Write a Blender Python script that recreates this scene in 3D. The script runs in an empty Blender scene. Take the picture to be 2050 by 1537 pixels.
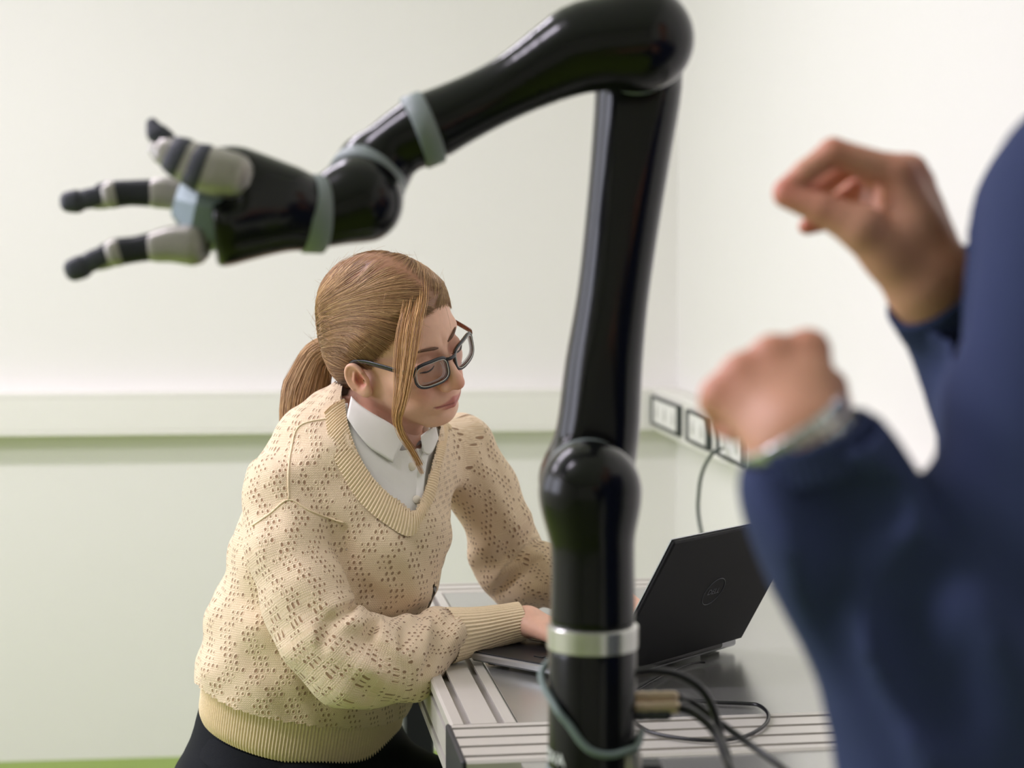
import bpy, math, random
import numpy as np
from mathutils import Vector, Matrix
random.seed(7); RNG = np.random.default_rng(7)
scene = bpy.context.scene
COL = scene.collection

# ------------------------------------------------------------------ camera
FPX = 3600.0; W_PX, H_PX = 2050.0, 1537.0
CAM_Z = 1.34; TH = math.atan(238.5 / FPX)
CT, ST = math.cos(TH), math.sin(TH)
cam_d = bpy.data.cameras.new('camera'); cam = bpy.data.objects.new('camera', cam_d); COL.objects.link(cam)
cam.location = (0, 0, CAM_Z); cam.rotation_euler = (math.pi / 2 - TH, 0, 0)
cam_d.sensor_width = 36.0; cam_d.lens = FPX / W_PX * 36.0
cam_d.clip_start = 0.02
cam_d.dof.use_dof = True; cam_d.dof.focus_distance = 2.36; cam_d.dof.aperture_fstop = 3.7
scene.camera = cam
scene.view_settings.view_transform = 'Standard'; scene.view_settings.look = 'None'
scene.view_settings.gamma = 1.0; scene.view_settings.use_curve_mapping = False
scene.view_settings.exposure = 0.08

# ------------------------------------------------------------------ world
world = bpy.data.worlds.new('world'); scene.world = world; world.use_nodes = True
bg = world.node_tree.nodes['Background']
bg.inputs[0].default_value = (0.82, 0.90, 1.0, 1); bg.inputs[1].default_value = 1.0

# room frame: corner of back and right wall, a = along the right wall (away), b = along the back wall (right)
RA = np.array([-.107, 1.0, 0]); RA /= np.linalg.norm(RA)
RB = np.array([RA[1], -RA[0], 0])
CORNER = np.array([.457, 4.98, 0])
ROOM_D, ROOM_W, ROOM_H = 8.2, 4.3, 2.95
def room(a, b, z): return CORNER + RA * a + RB * b + np.array([0, 0, z])
ROOM_ROT = math.atan2(RB[1], RB[0])

def area(name, loc, rot, sx, sy, power, col=(1, 1, 1), spread=math.pi):
    l = bpy.data.lights.new(name, 'AREA'); l.shape = 'RECTANGLE'; l.size = sx; l.size_y = sy
    l.energy = power; l.color = col; l.spread = spread
    o = bpy.data.objects.new(name, l); COL.objects.link(o); o.location = loc; o.rotation_euler = rot
    return o
# daylight through the two windows of the left wall (a = centre along the wall)
WINS = [(-3.3, 1.5), (-1.35, 1.3)]; WIN_POWER = (36, 21)
WIN_Z0, WIN_Z1 = 0.95, 2.55
for (wa, ww), wp in zip(WINS, WIN_POWER):
    area('window_daylight', room(wa, -ROOM_W - .06, (WIN_Z0 + WIN_Z1) / 2), (0, -math.pi / 2, ROOM_ROT), WIN_Z1 - WIN_Z0, ww, wp, (1.0, .95, 1.14))
# ceiling lamps
LAMPS = [(-1.8, -2.0), (-1.8, -3.4), (-3.5, -2.4), (-3.5, -3.6)]
for la, lb in LAMPS:
    area('ceiling_lamp_light', room(la, lb, ROOM_H - .075), (0, 0, ROOM_ROT), 1.15, .25, 27.0, (1.0, .92, 1.08))

# ------------------------------------------------------------------ helpers: pixel -> world
def ray(px, py):
    u = (H_PX / 2 - py) / FPX; r = (px - W_PX / 2) / FPX
    return np.array([r, CT + u * ST, -ST + u * CT])
O_CAM = np.array([0, 0, CAM_Z])
def at(px, py, Y):
    d = ray(px, py); return O_CAM + d * (Y / d[1])
def onz(px, py, z):
    d = ray(px, py); return O_CAM + d * ((z - CAM_Z) / d[2])
def onplane(px, py, p0, n):
    d = ray(px, py); return O_CAM + d * (np.dot(np.asarray(p0) - O_CAM, n) / np.dot(d, n))
def px2m(p, Y): return p / FPX * Y
def nrm(v): v = np.asarray(v, float); return v / np.linalg.norm(v)

# ------------------------------------------------------------------ helpers: materials
def lin(c):
    out = []
    for v in c[:3]:
        v = v / 255.0
        out.append(v / 12.92 if v <= .04045 else ((v + .055) / 1.055) ** 2.4)
    return (*out, 1.0)
def mat(name, rgb, rough=.5, metal=0.0, vary=.06, vscale=30, bump=0.0, bscale=200, coat=0.0, spec=.5, sss=0.0, aniso=0.0):
    m = bpy.data.materials.new(name); m.use_nodes = True
    nt = m.node_tree; b = nt.nodes['Principled BSDF']
    col = lin(rgb)
    b.inputs['Roughness'].default_value = rough; b.inputs['Metallic'].default_value = metal
    b.inputs['Coat Weight'].default_value = coat; b.inputs['Coat Roughness'].default_value = .05
    b.inputs['Specular IOR Level'].default_value = spec
    if sss:
        b.inputs['Subsurface Weight'].default_value = sss
        b.inputs['Subsurface Radius'].default_value = (.012, .004, .002); b.inputs['Subsurface Scale'].default_value = 1.0
    tc = nt.nodes.new('ShaderNodeTexCoord')
    n = nt.nodes.new('ShaderNodeTexNoise'); n.inputs['Scale'].default_value = vscale; n.inputs['Detail'].default_value = 4
    nt.links.new(tc.outputs['Object'], n.inputs['Vector'])
    mx = nt.nodes.new('ShaderNodeMix'); mx.data_type = 'RGBA'
    mx.inputs[6].default_value = tuple(c * (1 - vary) for c in col[:3]) + (1,)
    mx.inputs[7].default_value = tuple(min(1, c * (1 + vary)) for c in col[:3]) + (1,)
    nt.links.new(n.outputs['Fac'], mx.inputs[0]); nt.links.new(mx.outputs[2], b.inputs['Base Color'])
    if bump:
        n2 = nt.nodes.new('ShaderNodeTexNoise'); n2.inputs['Scale'].default_value = bscale; n2.inputs['Detail'].default_value = 3
        nt.links.new(tc.outputs['Object'], n2.inputs['Vector'])
        bp = nt.nodes.new('ShaderNodeBump'); bp.inputs['Strength'].default_value = bump; bp.inputs['Distance'].default_value = .002
        nt.links.new(n2.outputs['Fac'], bp.inputs['Height']); nt.links.new(bp.outputs['Normal'], b.inputs['Normal'])
    return m

# ------------------------------------------------------------------ helpers: objects
def tag(o, label=None, cat=None, group=None, kind=None):
    if label: o['label'] = label
    if cat: o['category'] = cat
    if group: o['group'] = group
    if kind: o['kind'] = kind
    return o
def empty(name, loc=(0, 0, 0), label=None, cat=None, group=None):
    o = bpy.data.objects.new(name, None); COL.objects.link(o); o.location = loc; o.empty_display_size = .05
    return tag(o, label, cat, group)
def mk(name, v, f, m, parent=None, smooth=True, uv=None, attrs=None, auto=None):
    """link verts/faces (world coordinates) as one mesh object, kept in place under its parent"""
    me = bpy.data.meshes.new(name)
    v = np.asarray(v, float)
    off = np.zeros(3)
    if parent is not None:
        p = parent
        while p is not None: off += np.array(p.location); p = p.parent
    else:
        off = (v.min(0) + v.max(0)) / 2; off[2] = v[:, 2].min()
    me.from_pydata((v - off).tolist(), [], [list(map(int, q)) for q in f]); me.update()
    if attrs:
        for k, a in attrs.items():
            a = np.asarray(a, np.float32)
            if a.ndim == 2 and a.shape[1] == 4:
                at_ = me.attributes.new(k, 'FLOAT_COLOR', 'POINT'); at_.data.foreach_set('color', a.ravel())
            elif a.ndim == 2 and a.shape[1] == 3:
                at_ = me.attributes.new(k, 'FLOAT_VECTOR', 'POINT'); at_.data.foreach_set('vector', a.ravel())
            else:
                at_ = me.attributes.new(k, 'FLOAT', 'POINT'); at_.data.foreach_set('value', a.ravel())
    if smooth:
        me.polygons.foreach_set('use_smooth', np.ones(len(me.polygons), bool))
        if auto is not None: me.set_sharp_from_angle(angle=math.radians(auto))
    for mm in (m if isinstance(m, (list, tuple)) else [m]): me.materials.append(mm)
    o = bpy.data.objects.new(name, me); COL.objects.link(o)
    if parent is not None: o.parent = parent
    else: o.location = off
    return o

def join(*parts):
    V, Fs, n = [], [], 0
    for v, f in parts:
        V.append(np.asarray(v, float)); Fs += [[i + n for i in q] for q in f]; n += len(v)
    return np.vstack(V), Fs
def box(c, sx, sy, sz, ax=(1, 0, 0), ay=(0, 1, 0), az=(0, 0, 1), bev=0.0):
    """box with optional chamfer, centred at c with half axes"""
    c = np.asarray(c, float); ax, ay, az = map(lambda q: np.asarray(q, float), (ax, ay, az))
    hx, hy, hz = sx / 2, sy / 2, sz / 2
    if bev <= 0:
        v = [c + ax * x * hx + ay * y * hy + az * z * hz for x in (-1, 1) for y in (-1, 1) for z in (-1, 1)]
        f = [(0, 1, 3, 2), (4, 6, 7, 5), (0, 4, 5, 1), (2, 3, 7, 6), (0, 2, 6, 4), (1, 5, 7, 3)]
        return np.array(v), f
    b = min(bev, hx * .99, hy * .99, hz * .99)
    v, idx = [], {}
    for x in (-1, 1):
        for y in (-1, 1):
            for z in (-1, 1):
                for k in range(3):
                    ex, ey, ez = (hx - (k != 0) * b), (hy - (k != 1) * b), (hz - (k != 2) * b)
                    idx[x, y, z, k] = len(v); v.append(c + ax * x * ex + ay * y * ey + az * z * ez)
    f = []
    for s in (-1, 1):
        q = [(s, -1, -1), (s, 1, -1), (s, 1, 1), (s, -1, 1)]
        f.append([idx[(*p, 0)] for p in (q if s > 0 else q[::-1])])
        q = [(-1, s, -1), (-1, s, 1), (1, s, 1), (1, s, -1)]
        f.append([idx[(*p, 1)] for p in (q if s > 0 else q[::-1])])
        q = [(-1, -1, s), (1, -1, s), (1, 1, s), (-1, 1, s)]
        f.append([idx[(*p, 2)] for p in (q if s > 0 else q[::-1])])
    for a in (-1, 1):
        for b2 in (-1, 1):
            f.append([idx[a, b2, -1, 0], idx[a, b2, 1, 0], idx[a, b2, 1, 1], idx[a, b2, -1, 1]][::(-1 if a * b2 < 0 else 1)])
            f.append([idx[a, -1, b2, 0], idx[a, 1, b2, 0], idx[a, 1, b2, 2], idx[a, -1, b2, 2]][::(1 if a * b2 < 0 else -1)])
            f.append([idx[-1, a, b2, 1], idx[1, a, b2, 1], idx[1, a, b2, 2], idx[-1, a, b2, 2]][::(-1 if a * b2 < 0 else 1)])
            for z in (-1, 1):
                f.append([idx[a, b2, z, k] for k in range(3)][::(1 if a * b2 * z > 0 else -1)])
    return np.array(v), f
def catmull(P, n=8):
    P = np.asarray(P, float)
    if len(P) < 3: return np.array([P[0] + (P[-1] - P[0]) * t for t in np.linspace(0, 1, n + 1)])
    Q = np.vstack([2 * P[0] - P[1], P, 2 * P[-1] - P[-2]]); out = []
    for i in range(1, len(Q) - 2):
        for t in np.linspace(0, 1, n, endpoint=False):
            a, b, c, d = Q[i - 1], Q[i], Q[i + 1], Q[i + 2]
            out.append(.5 * (2 * b + (c - a) * t + (2 * a - 5 * b + 4 * c - d) * t * t + (3 * b - a - 3 * c + d) * t ** 3))
    out.append(P[-1]); return np.array(out)
def frames(P, up=None):
    P = np.asarray(P, float); T = np.gradient(P, axis=0); T /= np.linalg.norm(T, axis=1)[:, None] + 1e-12
    if up is None: up = np.array([0, 0, 1.0]) if abs(T[0][2]) < .9 else np.array([0, 1.0, 0])
    n = np.asarray(up, float) - T[0] * np.dot(up, T[0]); n /= np.linalg.norm(n); N = [n]
    for i in range(1, len(P)):
        n = N[-1] - T[i] * np.dot(N[-1], T[i]); n /= np.linalg.norm(n) + 1e-12; N.append(n)
    N = np.array(N); return T, N, np.cross(T, N)
def tube(P, R, seg=24, cap=True, up=None, sq=2.0, round_ends=(0, 0)):
    """sweep a (super)elliptic section along P; R = radius, per-point radius, or per-point (rn, rb)"""
    P = np.asarray(P, float); n = len(P)
    R = np.asarray(R, float)
    if R.ndim == 0: R = np.full((n, 2), float(R))
    elif R.ndim == 1: R = np.stack([R, R], 1) if len(R) == n else np.tile(R, (n, 1))
    T, N, B = frames(P, up)
    for end in (0, 1):
        k = round_ends[end]
        if k:
            i = 0 if end == 0 else -1; s = -1 if end == 0 else 1
            ang = np.linspace(0, math.pi / 2 * .97, k + 1)[1:]
            d = float(R[i].min())
            ep = [P[i] + T[i] * s * d * math.sin(a) for a in ang]; er = [R[i] * math.cos(a) for a in ang]
            if end == 0:
                P = np.vstack([ep[::-1], P]); R = np.vstack([er[::-1], R]); T = np.vstack([[T[0]] * k, T]); N = np.vstack([[N[0]] * k, N]); B = np.vstack([[B[0]] * k, B])
            else:
                P = np.vstack([P, ep]); R = np.vstack([R, er]); T = np.vstack([T, [T[-1]] * k]); N = np.vstack([N, [N[-1]] * k]); B = np.vstack([B, [B[-1]] * k])
    n = len(P); a = np.linspace(0, 2 * math.pi, seg, endpoint=False)
    ca, sa = np.cos(a), np.sin(a)
    if sq != 2.0:
        ca = np.sign(ca) * np.abs(ca) ** (2 / sq); sa = np.sign(sa) * np.abs(sa) ** (2 / sq)
    V = P[:, None] + N[:, None] * (ca[None, :, None] * R[:, None, :1]) + B[:, None] * (sa[None, :, None] * R[:, None, 1:])
    V = V.reshape(-1, 3); Fs = []
    for i in range(n - 1):
        for j in range(seg):
            k = (j + 1) % seg
            Fs.append((i * seg + j, i * seg + k, (i + 1) * seg + k, (i + 1) * seg + j))
    if cap:
        Fs.append(tuple(range(seg))[::-1]); Fs.append(tuple(range((n - 1) * seg, n * seg)))
    return V, Fs
def disc_ring(c, axis, r, w, seg=48, bev=.0015):
    """short closed cylinder (a collar) centred at c"""
    axis = nrm(axis); c = np.asarray(c, float)
    P = [c - axis * w / 2, c - axis * (w / 2 - bev), c + axis * (w / 2 - bev), c + axis * w / 2]
    return tube(P, [r - bev, r, r, r - bev], seg)
def prism(poly, o, ex, ey, ez, length):
    """extrude 2-D polygon (ex, ey plane) along ez"""
    o = np.asarray(o, float); poly = np.asarray(poly, float); n = len(poly)
    base = o + poly[:, :1] * np.asarray(ex) + poly[:, 1:] * np.asarray(ey)
    v = np.vstack([base, base + np.asarray(ez) * length])
    f = [tuple(range(n))[::-1], tuple(range(n, 2 * n))] + [(i, (i + 1) % n, (i + 1) % n + n, i + n) for i in range(n)]
    return v, f

# ------------------------------------------------------------------ helpers: implicit surfaces
def smin(a, b, k):
    h = np.maximum(k - np.abs(a - b), 0) / k
    return np.minimum(a, b) - h * h * k * .25
def smax(a, b, k): return -smin(-a, -b, k)
def ell(P, c, r, M=None):
    q = P - np.asarray(c, np.float32)
    if M is not None: q = q @ np.asarray(M, np.float32)
    r = np.asarray(r, np.float32)
    k0 = np.sqrt(((q / r) ** 2).sum(1)); k1 = np.sqrt(((q / (r * r)) ** 2).sum(1)) + 1e-9
    return k0 * (k0 - 1) / k1
def rcone(P, a, b, ra, rb, flat=None):
    a = np.asarray(a, np.float32); b = np.asarray(b, np.float32); ab = b - a
    pa = P - a
    t = np.clip(pa @ ab / max(float(ab @ ab), 1e-12), 0, 1)[:, None]
    q = pa - t * ab
    if flat is not None:      # (direction, factor): squash along a direction
        d = np.asarray(flat[0], np.float32); q = q + np.outer(q @ d, d) * (1 / flat[1] - 1)
    return np.sqrt((q * q).sum(1)) - (ra + t[:, 0] * (rb - ra))
def chain(P, pts, rad, k=.01, flat=None):
    d = None
    if len(pts) > 2:         # resample to a smooth curve so that joints do not bulge
        Q = catmull(np.hstack([np.asarray(pts, float), np.asarray(rad, float)[:, None]]), 5 if len(pts) < 6 else 4); pts, rad = Q[:, :3], Q[:, 3]
    for i in range(len(pts) - 1):
        e = rcone(P, pts[i], pts[i + 1], rad[i], rad[i + 1], flat)
        d = e if d is None else np.minimum(d, e)
    return d
def rcyl(P, c, axis, r, hl, e):
    """cylinder with rounded rims"""
    axis = np.asarray(nrm(axis), np.float32); q = P - np.asarray(c, np.float32)
    h = q @ axis; rad = np.sqrt(np.maximum((q * q).sum(1) - h * h, 0))
    dx = rad - (r - e); dy = np.abs(h) - (hl - e)
    return np.minimum(np.maximum(dx, dy), 0) + np.sqrt(np.maximum(dx, 0) ** 2 + np.maximum(dy, 0) ** 2) - e
def surf(fn, lo, hi, h, smooth=0, co=4):
    """surface nets of the zero set of fn, evaluated fully only near the surface"""
    lo = np.asarray(lo, float); hi = np.asarray(hi, float)
    nc = np.ceil((hi - lo) / (h * co)).astype(int) + 2
    g = [lo[i] + np.arange(nc[i]) * h * co for i in range(3)]
    C = np.stack(np.meshgrid(*g, indexing='ij'), -1).reshape(-1, 3).astype(np.float32)
    dc = fn(C).reshape(nc)
    n = (nc - 1) * co + 1
    ix = [np.minimum((np.arange(n[i]) + co // 2) // co, nc[i] - 1) for i in range(3)]
    D = dc[np.ix_(*ix)].astype(np.float32)
    near = np.argwhere(np.abs(D) < h * (co * .87 + 3.2))
    D[tuple(near.T)] = fn((lo + near * h).astype(np.float32))
    S = D < 0
    cnt = np.zeros(n - 1, np.int8)
    for a in (0, 1):
        for b in (0, 1):
            for c in (0, 1): cnt += S[a:n[0] - 1 + a, b:n[1] - 1 + b, c:n[2] - 1 + c]
    act = np.argwhere((cnt > 0) & (cnt < 8))
    acc = np.zeros((len(act), 3)); num = np.zeros(len(act))
    corners = [(a, b, c) for a in (0, 1) for b in (0, 1) for c in (0, 1)]
    for p in corners:
        for ax in range(3):
            if p[ax]: continue
            q = list(p); q[ax] = 1
            d0 = D[tuple((act + p).T)]; d1 = D[tuple((act + q).T)]
            x = (d0 < 0) != (d1 < 0)
            t = d0[x] / (d0[x] - d1[x])
            pos = np.tile(np.array(p, float), (x.sum(), 1)); pos[:, ax] += t
            acc[x] += pos; num[x] += 1
    V = lo + (act + acc / num[:, None]) * h
    idm = np.full(n - 1, -1, np.int64); idm[tuple(act.T)] = np.arange(len(act))
    Q = []
    for ax in range(3):
        o1, o2 = [(1, 2), (2, 0), (0, 1)][ax]
        s0 = [slice(None)] * 3; s1 = [slice(None)] * 3; s0[ax] = slice(0, -1); s1[ax] = slice(1, None)
        e = np.argwhere(S[tuple(s0)] != S[tuple(s1)])
        e = e[(e[:, o1] > 0) & (e[:, o2] > 0) & (e[:, o1] < n[o1] - 1) & (e[:, o2] < n[o2] - 1)]
        u1 = np.zeros(3, int); u1[o1] = 1; u2 = np.zeros(3, int); u2[o2] = 1
        q = np.stack([idm[tuple((e - u1 - u2).T)], idm[tuple((e - u2).T)], idm[tuple(e.T)], idm[tuple((e - u1).T)]], 1)
        flip = ~S[tuple(e.T)]
        q[flip] = q[flip][:, ::-1]
        Q.append(q)
    Q = np.vstack(Q); Q = Q[(Q >= 0).all(1)]
    for _ in range(smooth): V = relax(V, Q)
    return V, Q
def relax(V, Q, lam=.5):
    S = np.zeros_like(V); N = np.zeros(len(V))
    for i in range(4):
        a, b = Q[:, i], Q[:, (i + 1) % 4]
        for k in range(3):
            S[:, k] += np.bincount(a, V[b, k], len(V)) + np.bincount(b, V[a, k], len(V))
        N += np.bincount(a, minlength=len(V)) + np.bincount(b, minlength=len(V))
    return V + lam * (S / np.maximum(N, 1)[:, None] - V)
def vnormals(V, Q):
    V = np.asarray(V); Q = np.asarray(Q)
    fn = np.cross(V[Q[:, 2]] - V[Q[:, 0]], V[Q[:, 3]] - V[Q[:, 1]])
    N = np.zeros_like(V)
    for i in range(4):
        for k in range(3): N[:, k] += np.bincount(Q[:, i], fn[:, k], len(V))
    return N / (np.linalg.norm(N, axis=1)[:, None] + 1e-12)
def keep(V, Q, sel):
    """keep quads whose vertices are all selected"""
    Q = Q[sel[Q].all(1)]; used = np.unique(Q); m = np.full(len(V), -1); m[used] = np.arange(len(used))
    return V[used], m[Q], used
# ================================================================== the room
M_wall = mat('wall_paint', (236, 234, 228), .75, vary=.012, vscale=3, bump=.05, bscale=350)
M_ceil = mat('ceiling_paint', (240, 240, 238), .8, vary=.01)
M_floor = mat('green_linoleum', (132, 158, 58), .4, vary=.05, vscale=8)
M_duct = mat('duct_plastic', (236, 234, 226), .45, vary=.01)
M_frame_w = mat('window_frame_white', (235, 235, 235), .4)
M_dark_cable = mat('cable_black', (16, 17, 20), .35)
def wall_box(name, a0, a1, b0, b1, z0, z1, m):
    v, f = box(room((a0 + a1) / 2, (b0 + b1) / 2, (z0 + z1) / 2), b1 - b0, a1 - a0, z1 - z0, RB, RA)
    return tag(mk(name, v, f, m, smooth=False), kind='structure')
T = .12
wall_box('floor', -ROOM_D - T, T, -ROOM_W - T, T, -T, 0, M_floor)
wall_box('ceiling', -ROOM_D - T, T, -ROOM_W - T, T, ROOM_H, ROOM_H + T, M_ceil)
wall_box('wall_back', 0, T, -ROOM_W - T, T, 0, ROOM_H, M_wall)
wall_box('wall_right', -ROOM_D, 0, 0, T, 0, ROOM_H, M_wall)
wall_box('wall_front', -ROOM_D - T, -ROOM_D, -ROOM_W - T, T, 0, ROOM_H, M_wall)
# left wall: pieces around the two windows
edges = sorted([(wa - ww / 2, wa + ww / 2) for wa, ww in WINS]); pcs = []
def piece(a0, a1, z0, z1): pcs.append(box(room((a0 + a1) / 2, -ROOM_W - T / 2, (z0 + z1) / 2), T, a1 - a0, z1 - z0, RB, RA))
piece(-ROOM_D, 0, 0, WIN_Z0); piece(-ROOM_D, 0, WIN_Z1, ROOM_H)
cur = -ROOM_D
for e0, e1 in edges: piece(cur, e0, WIN_Z0, WIN_Z1); cur = e1
piece(cur, 0, WIN_Z0, WIN_Z1)
tag(mk('wall_left', *join(*pcs), M_wall, smooth=False), kind='structure')
for i, (wa, ww) in enumerate(WINS):
    w = empty('window_%d' % (i + 1), room(wa, -ROOM_W, WIN_Z0)); tag(w, kind='structure')
    zc = (WIN_Z0 + WIN_Z1) / 2; hh = WIN_Z1 - WIN_Z0
    for (a, z, la, lz) in ((wa - ww / 2 + .03, zc, .06, hh), (wa + ww / 2 - .03, zc, .06, hh), (wa, zc, .05, hh - .12), (wa, WIN_Z0 + .03, ww - .12, .06), (wa, WIN_Z1 - .03, ww - .12, .06)):
        mk('window_frame', *box(room(a, -ROOM_W - .02, z), .05, la, lz, RB, RA, bev=.004), M_frame_w, w, False)
m_pane = bpy.data.materials.new('window_glass'); m_pane.use_nodes = True; _n = m_pane.node_tree; _n.nodes.remove(_n.nodes['Principled BSDF'])
_t = _n.nodes.new('ShaderNodeBsdfTransparent'); _t.inputs[0].default_value = (.95, .97, .96, 1); _g = _n.nodes.new('ShaderNodeBsdfGlossy'); _g.inputs[1].default_value = .02
_f = _n.nodes.new('ShaderNodeFresnel'); _f.inputs[0].default_value = 1.3; _m = _n.nodes.new('ShaderNodeMixShader')
_n.links.new(_f.outputs[0], _m.inputs[0]); _n.links.new(_t.outputs[0], _m.inputs[1]); _n.links.new(_g.outputs[0], _m.inputs[2]); _n.links.new(_m.outputs[0], _n.nodes['Material Output'].inputs[0])
for i, (wa, ww) in enumerate(WINS):
    for s_ in (-1, 1):
        mk('pane', *box(room(wa + s_ * (ww / 4 - .01), -ROOM_W - .02, (WIN_Z0 + WIN_Z1) / 2), .006, ww / 2 - .07, WIN_Z1 - WIN_Z0 - .12, RB, RA), m_pane, bpy.data.objects['window_%d' % (i + 1)], False)
# cable ducts along back and right wall
DUCT_Z0, DUCT_Z1, DUCT_D = .888, 1.003, .075
def duct(name, start, along, out, length):
    h = DUCT_Z1 - DUCT_Z0
    poly = [(0, 0), (DUCT_D - .004, 0), (DUCT_D, .003), (DUCT_D, .012), (DUCT_D - .002, .0125), (DUCT_D - .002, .0145), (DUCT_D, .015),
            (DUCT_D, h - .015), (DUCT_D - .002, h - .0145), (DUCT_D - .002, h - .0125), (DUCT_D, h - .012), (DUCT_D, h - .003), (DUCT_D - .004, h), (0, h)]
    v, f = prism(poly, start, out, (0, 0, 1), along, length)
    return tag(mk(name, v, f, M_duct, smooth=False), kind='structure')
duct('trim_1', room(0, 0, DUCT_Z0), -RB, -RA, ROOM_W)
duct('trim_2', room(-DUCT_D, 0, DUCT_Z0), -RA, -RB, 4.2)
# ceiling lamps (long fluorescent luminaires)
M_lamp_body = mat('lamp_body_white', (225, 225, 225), .4)
for i, (la, lb) in enumerate(LAMPS):
    o = empty('ceiling_lamp', room(la, lb, ROOM_H - .07), 'long white fluorescent ceiling lamp fixed under the ceiling', 'lamp', 'ceiling lamps')
    mk('lamp_body', *box(room(la, lb, ROOM_H - .034), 1.2, .3, .066, RB, RA, bev=.01), M_lamp_body, o, False)
# power outlets set into the right duct
M_sock_frame = mat('outlet_frame_dark', (52, 58, 54), .5)
M_sock = mat('outlet_insert_white', (238, 237, 232), .35)
FACE0 = room(0, -DUCT_D, 0); FN = -RB
def outlet(px0, px1, pyc, n, label, hgt=.078):
    p0 = onplane(px0, pyc[0], FACE0, FN); p1 = onplane(px1, pyc[1], FACE0, FN)
    zc = (DUCT_Z0 + DUCT_Z1) / 2
    p0[2] = p1[2] = zc; c = (p0 + p1) / 2; L = float(np.linalg.norm(p1 - p0))
    o = empty('power_outlet', c + np.array([0, 0, -hgt / 2]), label, 'outlet', 'power outlets in the cable duct')
    t = .012
    for s in (-1, 1):
        mk('outlet_frame', *box(c + np.array([0, 0, s * (hgt / 2 - t / 4)]) - RB * .006, L, t / 2, .012, RA, (0, 0, 1), RB, bev=.001), M_sock_frame, o, False)
        mk('outlet_frame', *box(c + RA * s * (L / 2 - t) - RB * .006, t * 2, hgt - t, .012, RA, (0, 0, 1), RB, bev=.001), M_sock_frame, o, False)
    iw = (L - 4 * t) / n
    for k in range(n):
        cc = c + RA * (-L / 2 + 2 * t + iw * (k + .5))
        s = mk('socket_insert', *box(cc - RB * .0045, iw - .006, hgt - t - .002, .009, RA, (0, 0, 1), RB, bev=.0015), M_sock, o, False)
        mk('socket_hole', *disc_ring(cc - RB * .0096, RB, .018 if iw > .05 else .012, .0012, 24, .0003), mat('socket_hole_grey', (205, 204, 198), .5), s)
    return c
outlet(1310, 1366, (826, 845), 3, 'triple power outlet with dark frame nearest the room corner')
outlet(1381, 1426, (855, 872), 2, 'double power outlet with dark frame between the triple outlet and the cable outlet')
c3 = outlet(1443, 1500, (885, 905), 2, 'power outlet with a thin dark cable leaving it')
# cable hanging from the third outlet behind the laptop
ca = [onplane(1445, 898, room(0, -DUCT_D - .018, 0), FN), onplane(1428, 906, room(0, -DUCT_D - .05, 0), FN), onplane(1408, 940, room(0, -DUCT_D - .05, 0), FN),
      onplane(1399, 985, room(0, -DUCT_D - .05, 0), FN), onplane(1401, 1050, room(0, -DUCT_D - .045, 0), FN)]
ca.append(ca[-1] + np.array([.03, -.1, -.15])); ca.append(np.array([ca[-1][0] + .02, ca[-1][1] - .15, .30])); ca.append(np.array([ca[-1][0], ca[-1][1] - .1, .006]))
ca.append(ca[-1] + np.array([.05, -.3, 0]))
tag(mk('power_cable', *tube(catmull(ca, 10), .0042, 8), mat('cable_dark_green', (28, 48, 42), .4)), 'thin dark cable hanging from the wall outlet down behind the laptop', 'cable')
# ================================================================== workbench
TZ = .80
M_alu = mat('anodised_aluminium', (203, 199, 190), .42, metal=.35, vary=.02, vscale=60, bump=.03, bscale=900)
M_slot = M_alu
M_panel = mat('steel_panel', (182, 182, 178), .24, metal=.7, vary=.03, vscale=12)
_nt = M_panel.node_tree
M_capb = mat('end_cap_black', (40, 42, 46), .5)
M_leg = mat('leg_dark', (58, 60, 62), .45, metal=.4)
TO = onz(902, 1450, TZ)
TA = nrm([-.1436, 1, 0]); TB = np.array([TA[1], -TA[0], 0])
TL_, TW_ = .86, .735        # length of left rail (away), width along the front
def tab(a, b, z=0): return TO + TA * a + TB * b + np.array([0, 0, z])
def rail_poly(w, h, ntop, side=True):
    """aluminium profile cross-section, x from 0 to w, y from -h to 0, slots every 40 mm"""
    s, d = .0046, .012
    pts = [(0, -.003), (.003, 0)]
    for i in range(ntop):
        x = w / (2 * ntop) * (2 * i + 1)
        pts += [(x - s, 0), (x - s, -.004), (x - s - .004, -.005), (x - s - .004, -d), (x + s + .004, -d), (x + s + .004, -.005), (x + s, -.004), (x + s, 0)]
    pts += [(w - .003, 0), (w, -.003), (w, -h + .003), (w - .003, -h), (.003, -h), (0, -h + .003)]
    if side:
        for y in (-h * .75, -h * .25):
            pts += [(0, y - s), (.004, y - s), (.005, y - s - .004), (d, y - s - .004), (d, y + s + .004), (.005, y + s + .004), (.004, y + s), (0, y + s)]
    return pts[::-1]
bench = empty('workbench', (tab(TL_ / 2, TW_ / 2)[0], tab(TL_ / 2, TW_ / 2)[1], 0), 'aluminium profile workbench with grooved rails and grey metal top', 'workbench')
mk('side_rail', *prism(rail_poly(.08, .08, 2), tab(0, 0), TB, (0, 0, 1), TA, TL_), M_alu, bench, False)
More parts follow.
